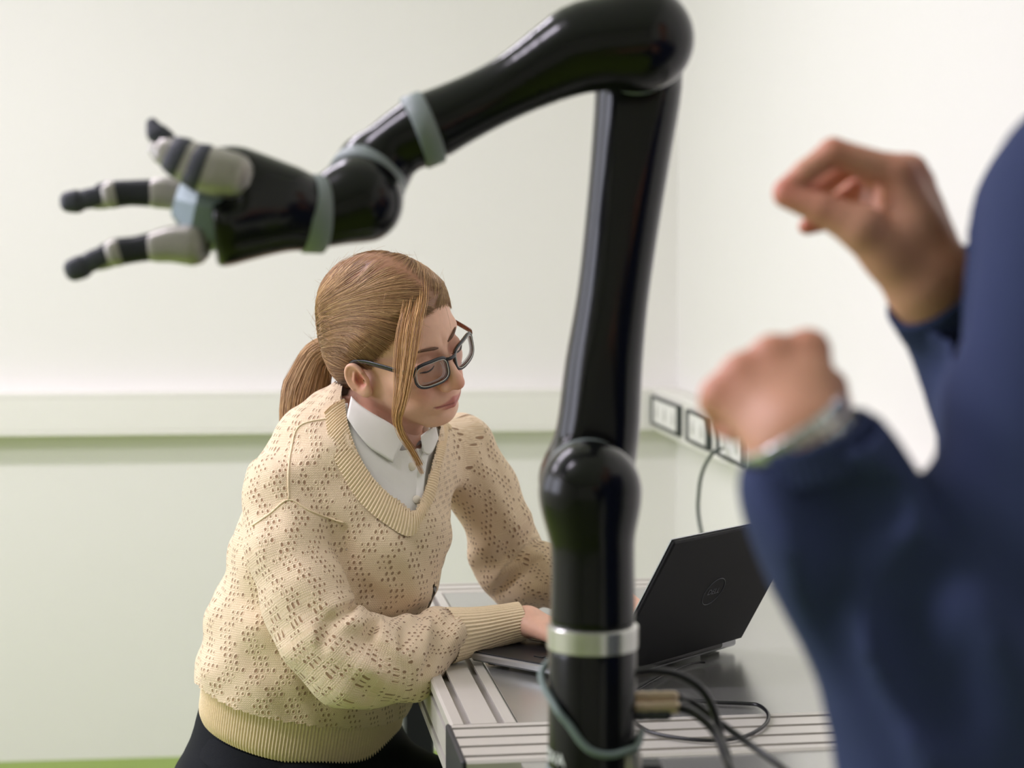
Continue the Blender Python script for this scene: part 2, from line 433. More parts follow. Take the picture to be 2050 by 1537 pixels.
# front rail: 160 mm wide, extruded along TB, toward the camera
mk('front_rail', *prism(rail_poly(.16, .08, 4, False), tab(-.16, 0), TA, (0, 0, 1), TB, TW_), M_alu, bench, False)
mk('back_rail', *prism(rail_poly(.08, .08, 2, False), tab(TL_, 0), TA, (0, 0, 1), TB, TW_), M_alu, bench, False)
mk('side_rail', *prism(rail_poly(.08, .08, 2, False), tab(0, TW_ - .08), TB, (0, 0, 1), TA, TL_), M_alu, bench, False)
mk('end_cap', *box(tab(-.08, -.003, -.041), .006, .162, .084, TB, TA, bev=.002), M_capb, bench, False)
mk('end_cap', *box(tab(TL_ + .04, -.003, -.04), .006, .08, .08, TB, TA, bev=.002), M_capb, bench, False)
mk('top_panel', *box(tab(TL_ / 2, TW_ / 2, -.0065), TW_ - .163, TL_ - .003, .009, TB, TA, bev=.001), M_panel, bench, False)
# nearer half of the top that carries the robot
NEAR = .47
mk('top_panel', *box(tab(-.16 - NEAR / 2, TW_ / 2 + .03, -.0075), TW_ - .06, NEAR - .003, .009, TB, TA, bev=.001), M_panel, bench, False)
mk('under_frame', *box(tab(-.16 - NEAR / 2, TW_ / 2 + .03, -.047), TW_ - .10, NEAR - .02, .066, TB, TA, bev=.003), M_leg, bench, False)
for (a, b) in ((TL_ + .04, .042), (TL_ + .04, TW_ - .042), (-.08, .075), (-.08, TW_ - .042), (-.16 - NEAR + .06, .13), (-.16 - NEAR + .06, TW_ - .06)):
    l = mk('leg', *box(tab(a, b, -.081 - (TZ - .081) / 2 + .010), .05, .05, TZ - .081 - .02, TB, TA, bev=.004), M_leg, bench, False)
    mk('foot', *disc_ring(tab(a, b, -TZ + .010), (0, 0, 1), .03, .02), M_capb, l)

# ================================================================== laptop
M_lap = mat('laptop_shell', (13, 14, 17), .6, spec=.25, vary=.02)
M_lapdeck = mat('laptop_deck', (26, 26, 29), .45, bump=.08, bscale=1400)
M_lapedge = mat('laptop_edge_silver', (190, 192, 196), .3, metal=.8)
M_key = mat('laptop_key', (14, 14, 16), .5)
M_screen = mat('laptop_screen', (10, 11, 13), .15)
M_logo = mat('laptop_logo', (74, 76, 82), .3, metal=.5)
BR_ = onz(1475, 1275, .817); BL_ = onz(1203, 1353, .817)
LH = nrm(BR_ - BL_); LN = np.array([LH[1], -LH[0], 0])      # LN: from user to lid back
LW = float(np.linalg.norm(BR_ - BL_)); LD = .222
lap = empty('laptop', ((BR_ + BL_) / 2 - LN * LD / 2) * [1, 1, 0] + [0, 0, TZ], 'open black laptop with round logo on its lid, on the workbench', 'laptop')
HM = (BR_ + BL_) / 2; HM[2] = TZ
cB = HM - LN * (LD / 2) + [0, 0, .011]
mk('base', *box(cB, LW, LD, .012, LH, LN, bev=.003), M_lapedge, lap, False)
dk = mk('keyboard_deck', *box(cB + [0, 0, .0068], LW - .003, LD - .003, .0022, LH, LN, bev=.0008), M_lapdeck, lap, False)
mk('touchpad', *box(cB - LN * .062 + [0, 0, .0082], .105, .066, .0008, LH, LN, bev=.0003), mat('touchpad', (38, 38, 42), .3), lap, False)
rows = [(13, .012), (13, .0), (12, .006), (12, .0), (11, .006), (8, .0)]
for r, (n, off) in enumerate(rows):
    wk = (LW - .05) / n
    for k in range(n):
        c = cB + LH * (-(LW - .05) / 2 + wk * (k + .5)) + LN * (.078 - r * .0185) + [0, 0, .0085]
        mk('key', *box(c, wk - .003, .0155, .0016, LH, LN, bev=.0004), M_key, dk, False)
for k in range(4):
    mk('rubber_foot', *box(cB + LH * (LW / 2 - .03) * (1 if k % 2 else -1) + LN * (LD / 2 - .025) * (1 if k > 1 else -1) + [0, 0, -.0083], .03, .012, .005, LH, LN), M_key, lap, False)
ALPHA = math.radians(30)
LU = np.array([0, 0, 1.0]) * math.cos(ALPHA) + LN * math.sin(ALPHA); LO = np.cross(LH, LU)   # lid up / lid normal
if np.dot(LO, LN) < 0: LO = -LO
LHT = .212
hg = HM + LN * .002 + [0, 0, .016]
lid = mk('lid', *box(hg + LU * (LHT / 2 + .003) + LO * .002, LW, LHT, .0065, LH, LU, LO, bev=.002), M_lap, lap, False)
mk('lid_edge', *box(hg + LU * (LHT / 2 + .003) - LO * .0016, LW + .001, LHT + .001, .0014, LH, LU, LO), M_lapedge, lid, False)
mk('screen', *box(hg + LU * (LHT / 2 + .005) - LO * .0026, LW - .008, LHT - .014, .0008, LH, LU, LO), M_screen, lid, False)
mk('hinge', *tube([hg - LH * .11 - [0, 0, .001], hg + LH * .11 - [0, 0, .001]], .0055, 16), M_lapdeck, lap)
# round logo: ring and letters
LC = hg + LU * (LHT * .53) + LO * .0054 + LH * .004
ang = np.linspace(0, 2 * math.pi, 49)
mk('logo_ring', *tube([LC + LH * .0215 * math.cos(a) + LU * .0215 * math.sin(a) for a in ang], .0006, 6, False), M_logo, lid)
def text_mesh(body, size, o, ex, ey, ez, depth, m, parent, name, bend=None):
    cu = bpy.data.curves.new(name, 'FONT'); cu.body = body; cu.size = size; cu.extrude = depth; cu.align_x = 'CENTER'; cu.align_y = 'CENTER'
    ob = bpy.data.objects.new('tmp_text', cu); COL.objects.link(ob)
    dg = bpy.context.evaluated_depsgraph_get(); me = ob.evaluated_get(dg).to_mesh()
    v = np.array([q.co[:] for q in me.vertices]); f = [tuple(p.vertices) for p in me.polygons]
    bpy.data.objects.remove(ob); bpy.data.curves.remove(cu)
    if bend: w = bend(v)
    else: w = np.asarray(o) + v[:, :1] * np.asarray(ex) + v[:, 1:2] * np.asarray(ey) + v[:, 2:] * np.asarray(ez)
    return mk(name, w, f, m, parent, False)
text_mesh('DELL', .0125, LC, LH, LU, LO, .0004, M_logo, lid, 'logo_letters')
# ================================================================== robot arm
M_rob = mat('robot_gloss_black', (9, 10, 13), .2, vary=.1, vscale=15, coat=.15, spec=.3)
M_ring = mat('robot_ring_grey', (130, 140, 140), .45, vary=.02)
M_silver = mat('robot_ring_silver', (215, 214, 210), .22, metal=.85, vary=.12, vscale=60)
M_fmetal = mat('finger_metal', (170, 166, 160), .35, metal=.55, vary=.05)
M_fpad = mat('finger_rubber_black', (26, 28, 36), .45)
M_ftip = mat('finger_tip_grey', (58, 60, 70), .5)
YF = 1.58; YB = YF + .088
def k(p): return px2m(p, YF)
B0 = at(1186, 1290, YF); bx, by = B0[0], B0[1]
BASE = np.array([bx, by, TZ + .0005])
rob = empty('robot_arm', BASE, 'glossy black jointed robot arm with grey rings and three-fingered gripper', 'robot arm')
rB = k(91)
def zc(py): return at(1186, py, YF)[2]
def lathe(prof, m, name, parent=rob):
    P = [np.array([bx, by, z]) for z, r in prof]; return mk(name, *tube(P, [r for z, r in prof], 64, up=(1, 0, 0)), m, parent, auto=40)
z1, z2 = zc(1297), zc(1248)
lathe([(TZ + .0005, .062), (TZ + .006, .062), (TZ + .010, .058), (TZ + .014, rB + .003)], M_silver, 'base_flange')
lathe([(TZ + .014, rB * .98), (TZ + .05, rB * .985), (z1 - .004, rB * .985), (z1, rB * .96)], M_rob, 'base_column')
lathe([(z1, rB * .97), (z1 + .0015, rB * 1.015), (z2 - .0015, rB * 1.015), (z2, rB * .97)], M_silver, 'base_ring')
lathe([(zc(1545), rB * 1.0), (zc(1543), rB * 1.03), (zc(1532), rB * 1.03), (zc(1530), rB * 1.0)], M_ring, 'base_ring')
for i in range(4):
    a = math.pi / 4 + i * math.pi / 2
    mk('flange_bolt', *disc_ring(BASE + [math.cos(a) * .054, math.sin(a) * .054, .012], (0, 0, 1), .005, .006, 12), M_fmetal, rob)
def link(fn, pts, pad, m, name, h=.0022, sm=2):
    pts = np.asarray(pts); V, Q = surf(fn, pts.min(0) - pad, pts.max(0) + pad, h, sm)
    return mk(name, V, Q, m, rob)
# shoulder link: rises from the ring and turns back into the joint
SH = at(1182, 985, YF)
pts = [np.array([bx, by, z2 - .03]), np.array([bx, by, zc(1120)]), at(1184, 1050, YF), SH]
def f_sh(P):
    d = chain(P, pts, [k(88), k(84.5), k(88), k(92)], .03)
    d = smin(d, rcyl(P, SH + [0, .014, 0], (0, 1, 0), k(94), .036, .026), .02)
    return smax(d, z2 - P[:, 2], .002)
link(f_sh, pts, .06, M_rob, 'shoulder_link')
for nm, ry in (('joint_ring', YF + .053),):
    mk(nm, *disc_ring([SH[0], ry, SH[2]], (0, 1, 0), k(97), .009), M_ring, rob)
# upper arm, behind the shoulder and the elbow
up = [(1186, 985, .0425), (1196, 870, .0392), (1209, 730, .0362), (1226, 600, .0335), (1245, 450, .0345), (1264, 300, .0372), (1278, 170, .0405), (1284, 80, .042)]
UPp = [at(x, y, YB + .004) for x, y, r in up]; UPp[0] = np.array([SH[0], YB + .004, SH[2]])
EL = at(1285, 78, YF)
UPp[-1] = np.array([EL[0], YB + .004, EL[2]])
def f_up(P):
    d = chain(P, UPp, [r for _, _, r in up], .02)
    d = smin(d, rcyl(P, UPp[0] + [0, -.012, 0], (0, 1, 0), .0425, .019, .004), .008)
    d = smin(d, rcyl(P, UPp[-1] + [0, -.012, 0], (0, 1, 0), .0425, .019, .004), .008)
    return smax(d, (YF + .0585) - P[:, 1], .002)
link(f_up, UPp, .06, M_rob, 'upper_arm')
mk('joint_ring', *disc_ring([EL[0], YF + .053, EL[2]], (0, 1, 0), k(98), .009), M_ring, rob)
# forearm
fa = [(1285, 78, 96), (1182, 92, 91), (1126, 116, 80), (1045, 161, 65), (980, 195, 61), (915, 227, 64), (864, 252, 69)]
FAp = [at(x, y, YF) for x, y, r in fa]
fdir = nrm(FAp[-1] - FAp[-2])
def f_fa(P):
    d = chain(P, FAp, [k(r) for _, _, r in fa], .025)
    d = smin(d, rcyl(P, EL + [0, .012, 0], (0, 1, 0), k(96), .036, .026), .015)
    return smax(d, (P - FAp[-1].astype(np.float32)) @ fdir.astype(np.float32), .002)
link(f_fa, FAp, .06, M_rob, 'forearm')
r1 = nrm(np.array([-.93, -.12, -.37])); R1 = at(847, 260, YF)
mk('joint_ring', *disc_ring(R1, r1, k(75), k(42)), M_ring, rob)
# wrist
W1 = [at(835, 267, YF), at(795, 290, YF), at(762, 318, YF + .004), at(738, 345, YF + .008)]
R2 = at(733, 364, YF - .006); a2 = nrm([-.31, -.73, -.61])
def f_w1(P):
    d = chain(P, W1, [k(68), k(62), k(62), k(64)], .02)
    d = smin(d, rcyl(P, R2 - a2 * .012, a2, k(74), .012, .004), .012)
    return smax(d, (P - (R2 - a2 * .001).astype(np.float32)) @ a2.astype(np.float32), .002)
link(f_w1, np.array(W1), .05, M_rob, 'wrist_link', .0018)
mk('joint_ring', *disc_ring(R2, a2, k(79), k(34)), M_ring, rob)
R3 = at(627, 428, YF - .040); a3 = nrm([-.93, -.33, .02])
BALL = at(728, 407, YF - .030)
def f_w2(P):
    d = rcyl(P, R2 + a2 * .020, a2, k(73), .022, .018)
    d = smin(d, rcone(P, BALL, R3 - a3 * .006, k(73), k(66)), .02)
    return smax(d, (P - R3.astype(np.float32)) @ a3.astype(np.float32), .002)
link(f_w2, np.array([BALL, R3, R2]), .06, M_rob, 'wrist_link', .0018)
mk('joint_ring', *disc_ring(R3, a3, k(77), k(44)), M_ring, rob)
# hand shell
YH = YF - .058
HP = [R3 + a3 * .004, at(560, 422, YF - .05), at(490, 418, YH), at(425, 418, YH - .006)]
def f_h(P):
    d = chain(P, HP, [k(71), k(80), k(98), k(114)], .03)
    d = smin(d, rcone(P, at(560, 400, YH), at(478, 356, YH - .012), k(62), k(52)), .02)
    d = smax(d, -((P - R3.astype(np.float32)) @ a3.astype(np.float32)), .003)
    cut = at(418, 418, YH); n = nrm([-.95, -.2, -.12])
    d = smax(d, (P - cut.astype(np.float32)) @ n.astype(np.float32), .006)
    return smax(d, -rcone(P, at(380, 340, YH - .02), at(455, 395, YH - .05), .018, .012), .008)
link(f_h, np.array(HP), .07, M_rob, 'hand_shell', .0018)
# finger mount block on the palm
mb = [at(440, 420, YH), at(392, 412, YH - .004), at(352, 400, YH - .006)]
mk('finger_mount', *tube(mb, [[.036, .034], [.031, .030], [.014, .016]], 8, sq=3), mat('mount_grey', (128, 142, 146), .4, metal=.3), rob, False)
def finger(segs, nm='finger'):
    """segs: list of (material, [(px,py,dy,half thickness px), ...])"""
    root = None
    for m, ps in segs:
        P = [at(x, y, YH + d) for x, y, d, r in ps]; R = [[k(r), k(r) * .85] for x, y, d, r in ps]
        n = 4 * (len(P) - 1) + 1; tt = np.linspace(0, len(P) - 1, n); R = np.array(R)
        RR = np.stack([np.interp(tt, np.arange(len(P)), R[:, c]) for c in (0, 1)], 1)
        o = mk(nm if root is None else 'finger_segment', *tube(catmull(P, 4), RR, 20, sq=3.2, round_ends=(3, 3)), m, rob if root is None else root, auto=50)
        if root is None: root = o
FA_D = -.034
finger([(M_fmetal, [(470, 352, FA_D, 43), (436, 346, FA_D, 46), (404, 338, FA_D, 45)]), (M_ftip, [(408, 338, FA_D, 47), (400, 335, FA_D, 46.5)]), (M_fmetal, [(404, 336, FA_D, 45), (364, 318, FA_D, 38)]),
        (M_ftip, [(366, 318, FA_D, 40.5), (358, 314, FA_D, 39.5)]), (M_fmetal, [(362, 315, FA_D, 38), (330, 302, FA_D, 28)]), (M_fmetal, [(332, 302, FA_D, 27), (316, 297, FA_D, 20)]), (M_ftip, [(330, 280, FA_D, 21), (313, 264, FA_D, 20), (304, 246, FA_D, 11)])])
finger([(M_fmetal, [(365, 390, .01, 32), (332, 386, .01, 31), (312, 387, .01, 29)]), (M_fpad, [(310, 386, .01, 27), (262, 386, .01, 25), (232, 388, .01, 26)]), (M_fmetal, [(232, 388, .01, 27), (222, 390, .01, 27)]), (M_fpad, [(222, 384, .01, 22), (204, 386, .01, 20)]),
        (M_fmetal, [(212, 404, .01, 14), (192, 408, .01, 11)]), (M_ftip, [(206, 390, .01, 19), (180, 397, .01, 20), (164, 400, .01, 19)]), (M_ftip, [(154, 403, .01, 23), (138, 404, .01, 21)])])
finger([(M_fmetal, [(388, 490, -.02, 40), (345, 489, -.02, 35), (312, 494, -.02, 30)]), (M_fpad, [(310, 492, -.02, 27), (272, 499, -.02, 25), (240, 503, -.02, 26)]), (M_fmetal, [(240, 503, -.02, 27), (230, 506, -.02, 27)]), (M_fpad, [(230, 502, -.02, 22), (212, 508, -.02, 20)]),
        (M_fmetal, [(220, 522, -.02, 14), (200, 530, -.02, 11)]), (M_ftip, [(212, 510, -.02, 19), (190, 520, -.02, 20), (174, 528, -.02, 19)]), (M_ftip, [(164, 534, -.02, 23), (148, 540, -.02, 22)])])
# cable wound over the base, lettering
def oncyl(px, py, r): # point on the base column's front seen at this pixel
    d = ray(px, py); o = np.array([bx, by]); A = d[:2] @ d[:2]; B = -2 * d[:2] @ o; C = o @ o - r * r
    disc = max(B * B - 4 * A * C, 0); t = (-B - math.sqrt(disc)) / (2 * A); return O_CAM + d * t
cw = [oncyl(x, y, rB + .004) for x, y in ((1096, 1388), (1112, 1415), (1140, 1452), (1165, 1487), (1190, 1506), (1225, 1511), (1262, 1500), (1276, 1492))]
cw = [np.array([bx - .02, by + rB + .006, cw[0][2] + .03])] + [np.array([bx - rB - .005, by + .01, cw[0][2] + .012])] + cw[1:] + [np.array([bx + rB + .005, by + .012, cw[-1][2] + .004])]
mk('wrapped_cable', *tube(catmull(cw, 8), .0034, 10), mat('cable_grey_green', (112, 128, 124), .5), rob)
def bend(v):
    a0 = math.radians(190)
    z0 = zc(1506); out = []
    for x, y, z in v:
        a = a0 + x / rB; r = rB * .987 + z + .0004
        out.append((bx + r * math.cos(a), by + r * math.sin(a), z0 + y))
    return np.array(out)
text_mesh('KINOVA', .0150, None, None, None, None, .0005, mat('logo_white', (235, 238, 236), .4), rob, 'base_lettering', bend)
# plugs on the right of the base and their cables
M_plug = mat('plug_beige_metal', (198, 178, 148), .35, metal=.4, vary=.15, vscale=120)
M_plug2 = mat('plug_dark', (60, 62, 66), .4, metal=.5)
def plug(x0, y0, x1, y1, Y, r, m, nm):
    a, b = at(x0, y0, Y), at(x1, y1, Y); P, R = [], []
    for i, t in enumerate(np.linspace(0, 1, 17)):
        P.append(a + (b - a) * t); R.append(r * (1.0 if i in (0, 4, 5, 9, 10) else .88) * (1.12 if i > 11 else 1))
    return mk(nm, *tube(P, R, 20, round_ends=(0, 3)), m, rob, auto=50)
plug(1262, 1396, 1348, 1395, YF + .035, k(13), M_plug, 'cable_plug')
plug(1262, 1420, 1352, 1416, YF + .020, k(14), M_plug, 'cable_plug')
plug(1262, 1434, 1335, 1432, YF + .015, k(10), M_plug2, 'cable_plug')
mk('base_clamp', *box(at(1302, 1546, YF + .04), .022, .03, .02, bev=.003), M_capb, rob, False)
mk('base_clamp', *disc_ring(at(1262, 1536, YF - .02), (0, 0, 1), .010, .03), M_fmetal, rob)
zt = TZ + .006
def cable(name, pts, r, label, m=M_dark_cable):
    return tag(mk(name, *tube(catmull(pts, 10), r, 10), m), label, 'cable')
cable('cable', [at(1356, 1395, YF + .035), at(1385, 1404, YF + .05), at(1430, 1438, YF + .05), at(1490, 1482, YF + .03), at(1560, 1532, YF - .02), at(1640, 1600, YF - .10), onz(1700, 1680, zt), onz(1760, 1720, zt)], .0036, 'black cable running from the upper robot plug diagonally over the front rail')
cable('cable', [at(1357, 1416, YF + .02), at(1390, 1428, YF + .01), at(1428, 1462, YF + .0), at(1452, 1515, YF - .03), at(1470, 1580, YF - .06), onz(1470, 1720, zt), onz(1540, 1770, zt)], .0040, 'black cable dropping steeply from the lower robot plug')
cable('cable', [at(1270, 1346, YF + .03), at(1310, 1343, YF + .035), at(1360, 1352, YF + .04), at(1402, 1378, YF + .04), at(1428, 1420, YF + .04), at(1442, 1470, YF + .03), at(1462, 1540, YF + .01), onz(1475, 1660, zt), onz(1520, 1725, zt)], .0040, 'black cable arching out of the robot base above the plugs')
cable('cable', [onz(x, y, zt - .002) for x, y in ((1262, 1440), (1300, 1464), (1360, 1477), (1430, 1482), (1490, 1474), (1530, 1452), (1538, 1430), (1520, 1412), (1490, 1408), (1440, 1406), (1390, 1402), (1330, 1398))], .0023, 'thin black cable looping over the front rail')
cable('wire', [onz(x, y, TZ + .003) for x, y in ((1200, 1400), (1270, 1382), (1300, 1366), (1340, 1345), (1375, 1331), (1396, 1326), (1412, 1326))], .0014, 'thin dark wire end lying on the panel behind the laptop lid', mat('wire_dark', (50, 50, 52), .3, metal=.3))
# ================================================================== seated woman
def proj(P):
    P = np.asarray(P, float); x, y, z = P[..., 0], P[..., 1], P[..., 2] - CAM_Z
    fw = y * CT - z * ST; up = y * ST + z * CT
    return np.stack([W_PX / 2 + FPX * x / fw, H_PX / 2 - FPX * up / fw], -1)
def inpoly(q, poly):
    poly = np.asarray(poly, float); x, y = q[:, 0], q[:, 1]; r = np.zeros(len(q), bool)
    for i in range(len(poly)):
        x0, y0 = poly[i]; x1, y1 = poly[(i + 1) % len(poly)]
        c = ((y0 > y) != (y1 > y)) & (x < (x1 - x0) * (y - y0) / (y1 - y0 + 1e-12) + x0); r ^= c
    return r
def hits(fn, pts, t0=1.6, it=60):
    """march camera rays through pixels onto an implicit surface"""
    D = np.array([ray(*p) for p in pts]); D /= np.linalg.norm(D, axis=1)[:, None]; t = np.full(len(D), t0)
    for _ in range(it): t = t + np.clip(fn((O_CAM + D * t[:, None]).astype(np.float32)), -.05, .1) * .8
    return O_CAM + D * t[:, None]
def attr_color_mat(name, attr, rough, sss=0.0, spec=.4, bump=0, bscale=300):
    m = mat(name, (200, 150, 130), rough, sss=sss, spec=spec, bump=bump, bscale=bscale)
    nt = m.node_tree; b = nt.nodes['Principled BSDF']
    a = nt.nodes.new('ShaderNodeAttribute'); a.attribute_name = attr
    n = nt.nodes.new('ShaderNodeTexNoise'); n.inputs['Scale'].default_value = 140; n.inputs['Detail'].default_value = 5
    tc = nt.nodes.new('ShaderNodeTexCoord'); nt.links.new(tc.outputs['Object'], n.inputs['Vector'])
    mr = nt.nodes.new('ShaderNodeMapRange'); mr.inputs[3].default_value = .93; mr.inputs[4].default_value = 1.07
    nt.links.new(n.outputs['Fac'], mr.inputs[0])
    mx = nt.nodes.new('ShaderNodeMix'); mx.data_type = 'RGBA'; mx.blend_type = 'MULTIPLY'; mx.inputs[0].default_value = 1
    nt.links.new(a.outputs['Color'], mx.inputs[6]); nt.links.new(mr.outputs[0], mx.inputs[7])
    nt.links.new(mx.outputs[2], b.inputs['Base Color'])
    return m
M_skin = attr_color_mat('skin', 'tint', .48, sss=.12, bump=.04, bscale=900)
SK = np.array(lin((233, 185, 159))); 

# ---- generic hand -------------------------------------------------
def hand_chains(wrist, fwd, back, side, curls, spread=.12, sc=1.0, thumb=(35, 20, 15)):
    """joint chains of a hand: fwd = along the metacarpals, back = out of the back of the hand, side = toward the thumb"""
    fwd, back = nrm(fwd), nrm(back); back = nrm(back - fwd * np.dot(back, fwd)); side = nrm(np.asarray(side) - fwd * np.dot(side, fwd) - back * np.dot(side, back))
    wrist = np.asarray(wrist, float)
    mcp = [(.024, .086), (.007, .090), (-.010, .085), (-.026, .076)]
    ln = [(.042, .025, .020), (.046, .029, .021), (.042, .027, .021), (.033, .020, .018)]
    chains, rads = [], []
    for i in range(4):
        p = wrist + side * mcp[i][0] * sc * .55 + fwd * .012 * sc
        q = wrist + side * mcp[i][0] * sc + fwd * mcp[i][1] * sc + back * (.003 if i in (1, 2) else 0)
        pts = [p, q]; rd = [.013 * sc, .0105 * sc]; a = 0
        base = fwd * math.cos(spread * mcp[i][0] / .025) + side * math.sin(spread * mcp[i][0] / .025)
        for j in range(3):
            a += math.radians(curls[i][j]); d = base * math.cos(a) - back * math.sin(a)
            pts.append(pts[-1] + d * ln[i][j] * sc); rd.append((.0088, .0079, .0068)[j] * sc * (.88 if i == 3 else 1))
        chains.append(pts); rads.append(rd)
    t = wrist + fwd * .022 * sc + side * .018 * sc - back * .006 * sc
    d = nrm(fwd * .72 + side * .62 - back * .28); pts = [wrist + fwd * .01, t + d * .03 * sc]; rd = [.014 * sc, .0125 * sc]; a = 0
    ax = nrm(np.cross(d, side + fwd))
    for j, L in enumerate((.034, .027)):
        a += math.radians(thumb[j]); dd = nrm(d * math.cos(a) + (fwd * .9 - side * .45) * math.sin(a))
        pts.append(pts[-1] + dd * L * sc); rd.append((.0098, .0078)[j] * sc)
    chains.append(pts); rads.append(rd)
    return chains, rads
def hand_sdf(P, chains, rads, k=.006, web=0):
    d = None
    for i in range(4):      # metacarpals merge into the palm
        e = rcone(P, chains[i][0], chains[i][1], rads[i][0], rads[i][1]); d = e if d is None else smin(d, e, .014)
    for c, r in zip(chains, rads):
        e = None
        for j in range(1, len(c) - 1):
            q = rcone(P, c[j], c[j + 1], r[j], r[j + 1]); e = q if e is None else smin(e, q, .003)
        if c is chains[4]:
            d = smin(d, rcone(P, c[0], c[1], r[0], r[1]), .012)
        d = smin(d, e, k)
    if web: d = smin(d, rcone(P, (chains[4][1] + chains[4][0]) / 2, (chains[0][1] + chains[0][0]) / 2, web, web), .014)
    return d
def bounds(pts, pad):
    p = np.vstack([np.asarray(q, float).reshape(-1, 3) for q in pts]); return p.min(0) - pad, p.max(0) + pad

# ---- frames -------------------------------------------------------
G_ = nrm([.76, -.65, 0]); H_ = np.array([-G_[1], G_[0], 0])       # chest forward, her left
HL = nrm([.624, .724, .295]); HF = np.array([.781, -.584, -.219]); HF = nrm(HF - HL * np.dot(HF, HL)); HU = np.cross(HF, HL); HU = nrm(HU)
if HU[2] < 0: HU = -HU
_dl = .115; HL, HU = HL * math.cos(_dl) - HU * math.sin(_dl) * -1, HU * math.cos(_dl) - HL * math.sin(_dl)
HM_ = np.stack([HL, HF, HU], 1); HC = np.array([-.1610, 2.46, 1.2405])
def h2w(p): return HC + np.asarray(p, float) @ HM_.T
def w2h(P): return (P - HC.astype(np.float32)) @ HM_.astype(np.float32)

# ---- head ---------------------------------------------------------
def cranium(q):
    d = ell(q, (0, -.014, .031), (.0720, .091, .078))
    d = smin(d, ell(q, (0, .024, .020), (.064, .061, .068)), .02)
    return d
def facewarp(q):
    """shorten the lower face a little"""
    q = q.copy(); w = np.clip((q[:, 1] - .01) / .03, 0, 1); q[:, 2] = np.where(q[:, 2] < -.045, q[:, 2] + (q[:, 2] + .045) * .13 * w, q[:, 2]); return q
def head_local(q):
    q = facewarp(q)
    s = q.copy(); s[:, 0] = np.abs(s[:, 0])       # mirrored half
    d = cranium(q)
    d = smin(d, ell(q, (0, .030, -.038), (.057, .054, .060)), .02)
    d = smin(d, ell(q, (0, .034, -.076), (.044, .046, .036)), .02)
    d = smin(d, rcone(s, (.053, .004, -.052), (.020, .066, -.104), .014, .014), .022)
    d = smin(d, ell(q, (0, .071, -.106), (.019, .0175, .0165)), .016)
    d = smin(d, ell(s, (.040, .056, -.030), (.021, .022, .019)), .018)          # cheekbone
    d = smin(d, ell(s, (.030, .064, -.062), (.019, .020, .022)), .016)          # cheek
    d = smin(d, rcone(s, (.008, .078, .017), (.040, .068, .019), .0095, .009), .012)   # brow
    d = smax(d, -ell(s, (.030, .100, -.003), (.018, .0145, .0125)), .012)       # eye socket
    d = smin(d, ell(s, (.0305, .0735, -.004), (.0152, .0135, .0128)), .004)     # lid over eyeball
    d = smax(d, -rcone(s, (.019, .0885, .0045), (.043, .080, .0035), .0012, .0012), .003)   # lid fold
    d = smin(d, rcone(q, (0, .086, .004), (0, .105, -.031), .0066, .0078), .010)    # bridge
    d = smin(d, ell(q, (0, .1065, -.040), (.0105, .0110, .0098)), .009)              # tip
    d = smin(d, ell(s, (.0120, .0960, -.0440), (.0070, .0105, .0080)), .006)         # wing
    d = smax(d, -ell(s, (.0062, .1035, -.0515), (.0036, .0058, .0040)), .003)        # nostril
    d = smin(d, ell(q, (0, .079, -.074), (.028, .0175, .020)), .012)                 # muzzle
    d = smin(d, rcone(s, (.0, .0945, -.0728), (.0235, .0835, -.0755), .0048, .0026), .005)   # upper lip
    d = smin(d, rcone(s, (.0, .0928, -.0828), (.0215, .0825, -.0780), .0060, .0024), .005)   # lower lip
    d = smax(d, -chain(s, [(.0, .0995, -.0778), (.0125, .0948, -.0768), (.0235, .0894, -.0755), (.0285, .0868, -.0738)], [.0012, .0013, .0014, .0008]), .002) # mouth line
    d = smax(d, -ell(q, (0, .0960, -.0935), (.016, .006, .0045)), .008)              # under lip
    # ears
    e = (s - np.array([.0735, .001, -.026], np.float32)) / .86
    ca, sa = math.cos(.26), math.sin(.26)
    e = np.stack([e[:, 0] * .92 + e[:, 1] * .38, -e[:, 0] * .38 + e[:, 1] * .92, e[:, 2]], 1)
    e = np.stack([e[:, 0], e[:, 1] * ca + e[:, 2] * sa, -e[:, 1] * sa + e[:, 2] * ca], 1)
    ear = ell(e, (.004, -.004, 0), (.0062, .0175, .0305))
    ear = smin(ear, ell(e, (.004, .001, -.022), (.006, .010, .0115)), .005)
    ear = smax(ear, -ell(e, (.0125, -.003, .004), (.0095, .0115, .0195)), .003)
    A = np.linspace(-1.9, 2.5, 12)
    hel = [(.0075, -.005 - .0150 * math.cos(a), .003 + .0255 * math.sin(a)) for a in np.linspace(-.7, 2.75, 11)]
    ear = smin(ear, chain(e, hel, [.0028] * 11, .002), .003)
    ear = smin(ear, chain(e, [(.006, -.0065, -.010), (.0075, -.0085, .002), (.006, -.004, .014)], [.002, .0024, .002], .002), .003)
    ear = smin(ear, ell(e, (.004, .0095, -.004), (.0035, .004, .006)), .004)
    ear = smax(ear, -ell(e, (.006, .003, -.005), (.006, .0055, .0065)), .002)
    d = smin(d, ear * .86, .004)
    return d
NB = np.array([-.200, 2.520, 1.070]); SKB = h2w((0, -.020, -.060))
NBl = (NB - HC) @ HM_
def head_full(q):
    d = head_local(q)
    d = smin(d, rcone(q, (0, -.018, -.058), NBl, .050, .050), .022)
    return smin(d, rcone(q, (0, .015, -.085), NBl + [0, .01, 0], .036, .042), .02)
Vh, Qh = surf(head_full, (-.10, -.125, -.235), (.10, .135, .135), .00145, 1)
Vh0 = Vh; Vh = facewarp(Vh); sl = np.abs(Vh[:, 0]); tint = np.tile(SK, (len(Vh), 1))
def blend(mask, rgb, amt=1.0):
    global tint
    w = (np.clip(mask, 0, 1) * amt)[:, None]; tint = tint * (1 - w) + np.array(lin(rgb)) * w
